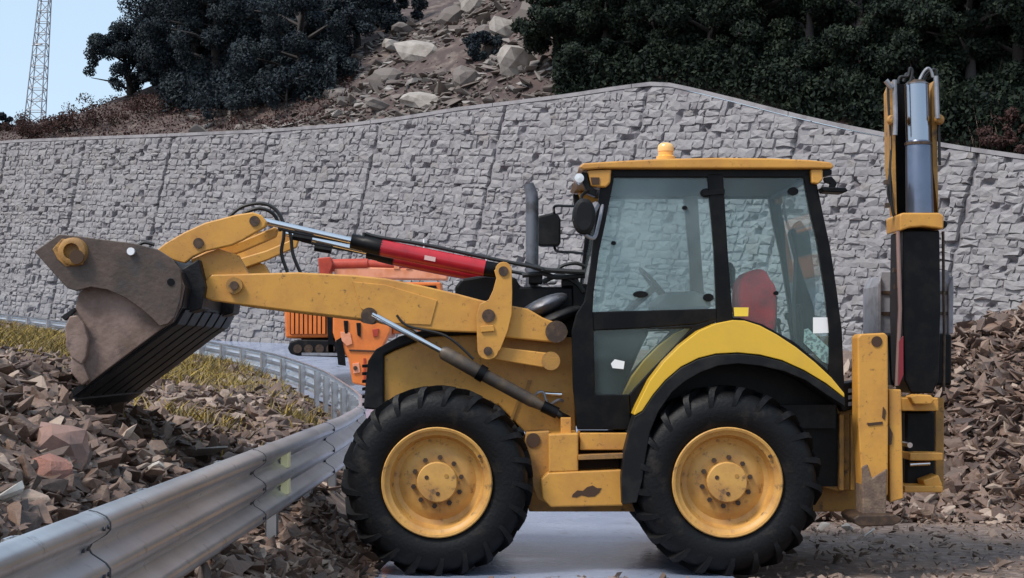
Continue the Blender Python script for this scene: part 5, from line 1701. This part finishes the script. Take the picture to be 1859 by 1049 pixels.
# ------------------------------------------------------------------ grass
def blades(name, P, h, label, m, seed, lean=0.5, wd=0.012, cat='grass'):
    r = np.random.default_rng(seed)
    n = len(P)
    a = r.uniform(0, 2 * PI, n)
    dx, dy = np.cos(a), np.sin(a)
    tip = P + np.stack([r.normal(0, lean, n) * h, r.normal(0, lean, n) * h, h], 1)
    mid = P + (tip - P) * 0.55 + np.stack([np.zeros(n), np.zeros(n), h * .12], 1)
    wv = np.stack([dx, dy, np.zeros(n)], 1) * wd
    V = np.stack([P - wv, P + wv, mid + wv * .6, mid - wv * .6, tip, tip], 1)
    V[:, 5] += wv * 0.15
    V = V.reshape(-1, 3)
    k = np.arange(n)[:, None] * 6
    Fq = np.concatenate([k + np.array([[0, 1, 2, 3]]), k + np.array([[3, 2, 5, 4]])])
    return tag(np_mesh(name, V, Fq, m, 4), label, cat, kind='stuff')


rg = np.random.default_rng(77)
X, Y = left_samples(52000, rg, 13, 40)
q = np.stack([X, Y], 1)
den = vnoise(q, 0.55, 2) * 0.9 + vnoise(q, 2.0, 9) * 0.5 + 0.45 * sstep(7, 15, Y) - 0.50 + 0.35 * (X < -5.6)
keep = rg.random(len(X)) < np.clip(den * 1.6, 0.02, 1)
X, Y = X[keep], Y[keep]
blades('grass', np.stack([X, Y, terrain_n(X, Y) - 0.02], 1), rg.uniform(0.03, 0.13, len(X)), 'dry yellow grass growing between the rocks behind the guardrail', M['grass'], 5)
P = []
for px, py, n_, sp in ((20, 612, 2400, .55), (70, 628, 2400, .6), (110, 640, 1200, .4), (30, 655, 900, .5), (330, 668, 900, .35), (300, 690, 900, .35), (360, 690, 600, .4), (400, 665, 700, .4), (395, 805, 700, .14), (430, 812, 700, .14), (350, 770, 350, .2), (560, 772, 350, .2)):
    c = ground_at_px(px, py, 13 if px < 300 else 11, 40)
    a = np.stack([c[0] + rg.normal(0, sp * 1.3, n_), c[1] + rg.normal(0, sp * 1.6, n_)], 1)
    P.append(np.stack([a[:, 0], a[:, 1], terrain_n(a[:, 0], a[:, 1]) - 0.02], 1))
P = np.concatenate(P)
P = P[(P[:, 0] < rail_x(P[:, 1]) - 0.1) & (P[:, 1] > 3.2)]
blades('grass', P, rg.uniform(0.06, 0.24, len(P)), 'tufts of yellow ochre grass in patches around the rubble', M['grass'], 15, lean=0.8, wd=0.011)
P = []
for px, s_n in ((1800, 60), (1835, 90), (1772, 25), (1852, 60)):
    for k in range(s_n):
        P.append(hill_at(px + rg.normal(0, 16), abs(rg.normal(0.5, 0.25)) + .35))
blades('dry_stalks', np.array(P), rg.uniform(0.3, 1.0, len(P)), 'tall dry stalks standing on top of the wall at the right', M['straw'], 6, lean=0.25)
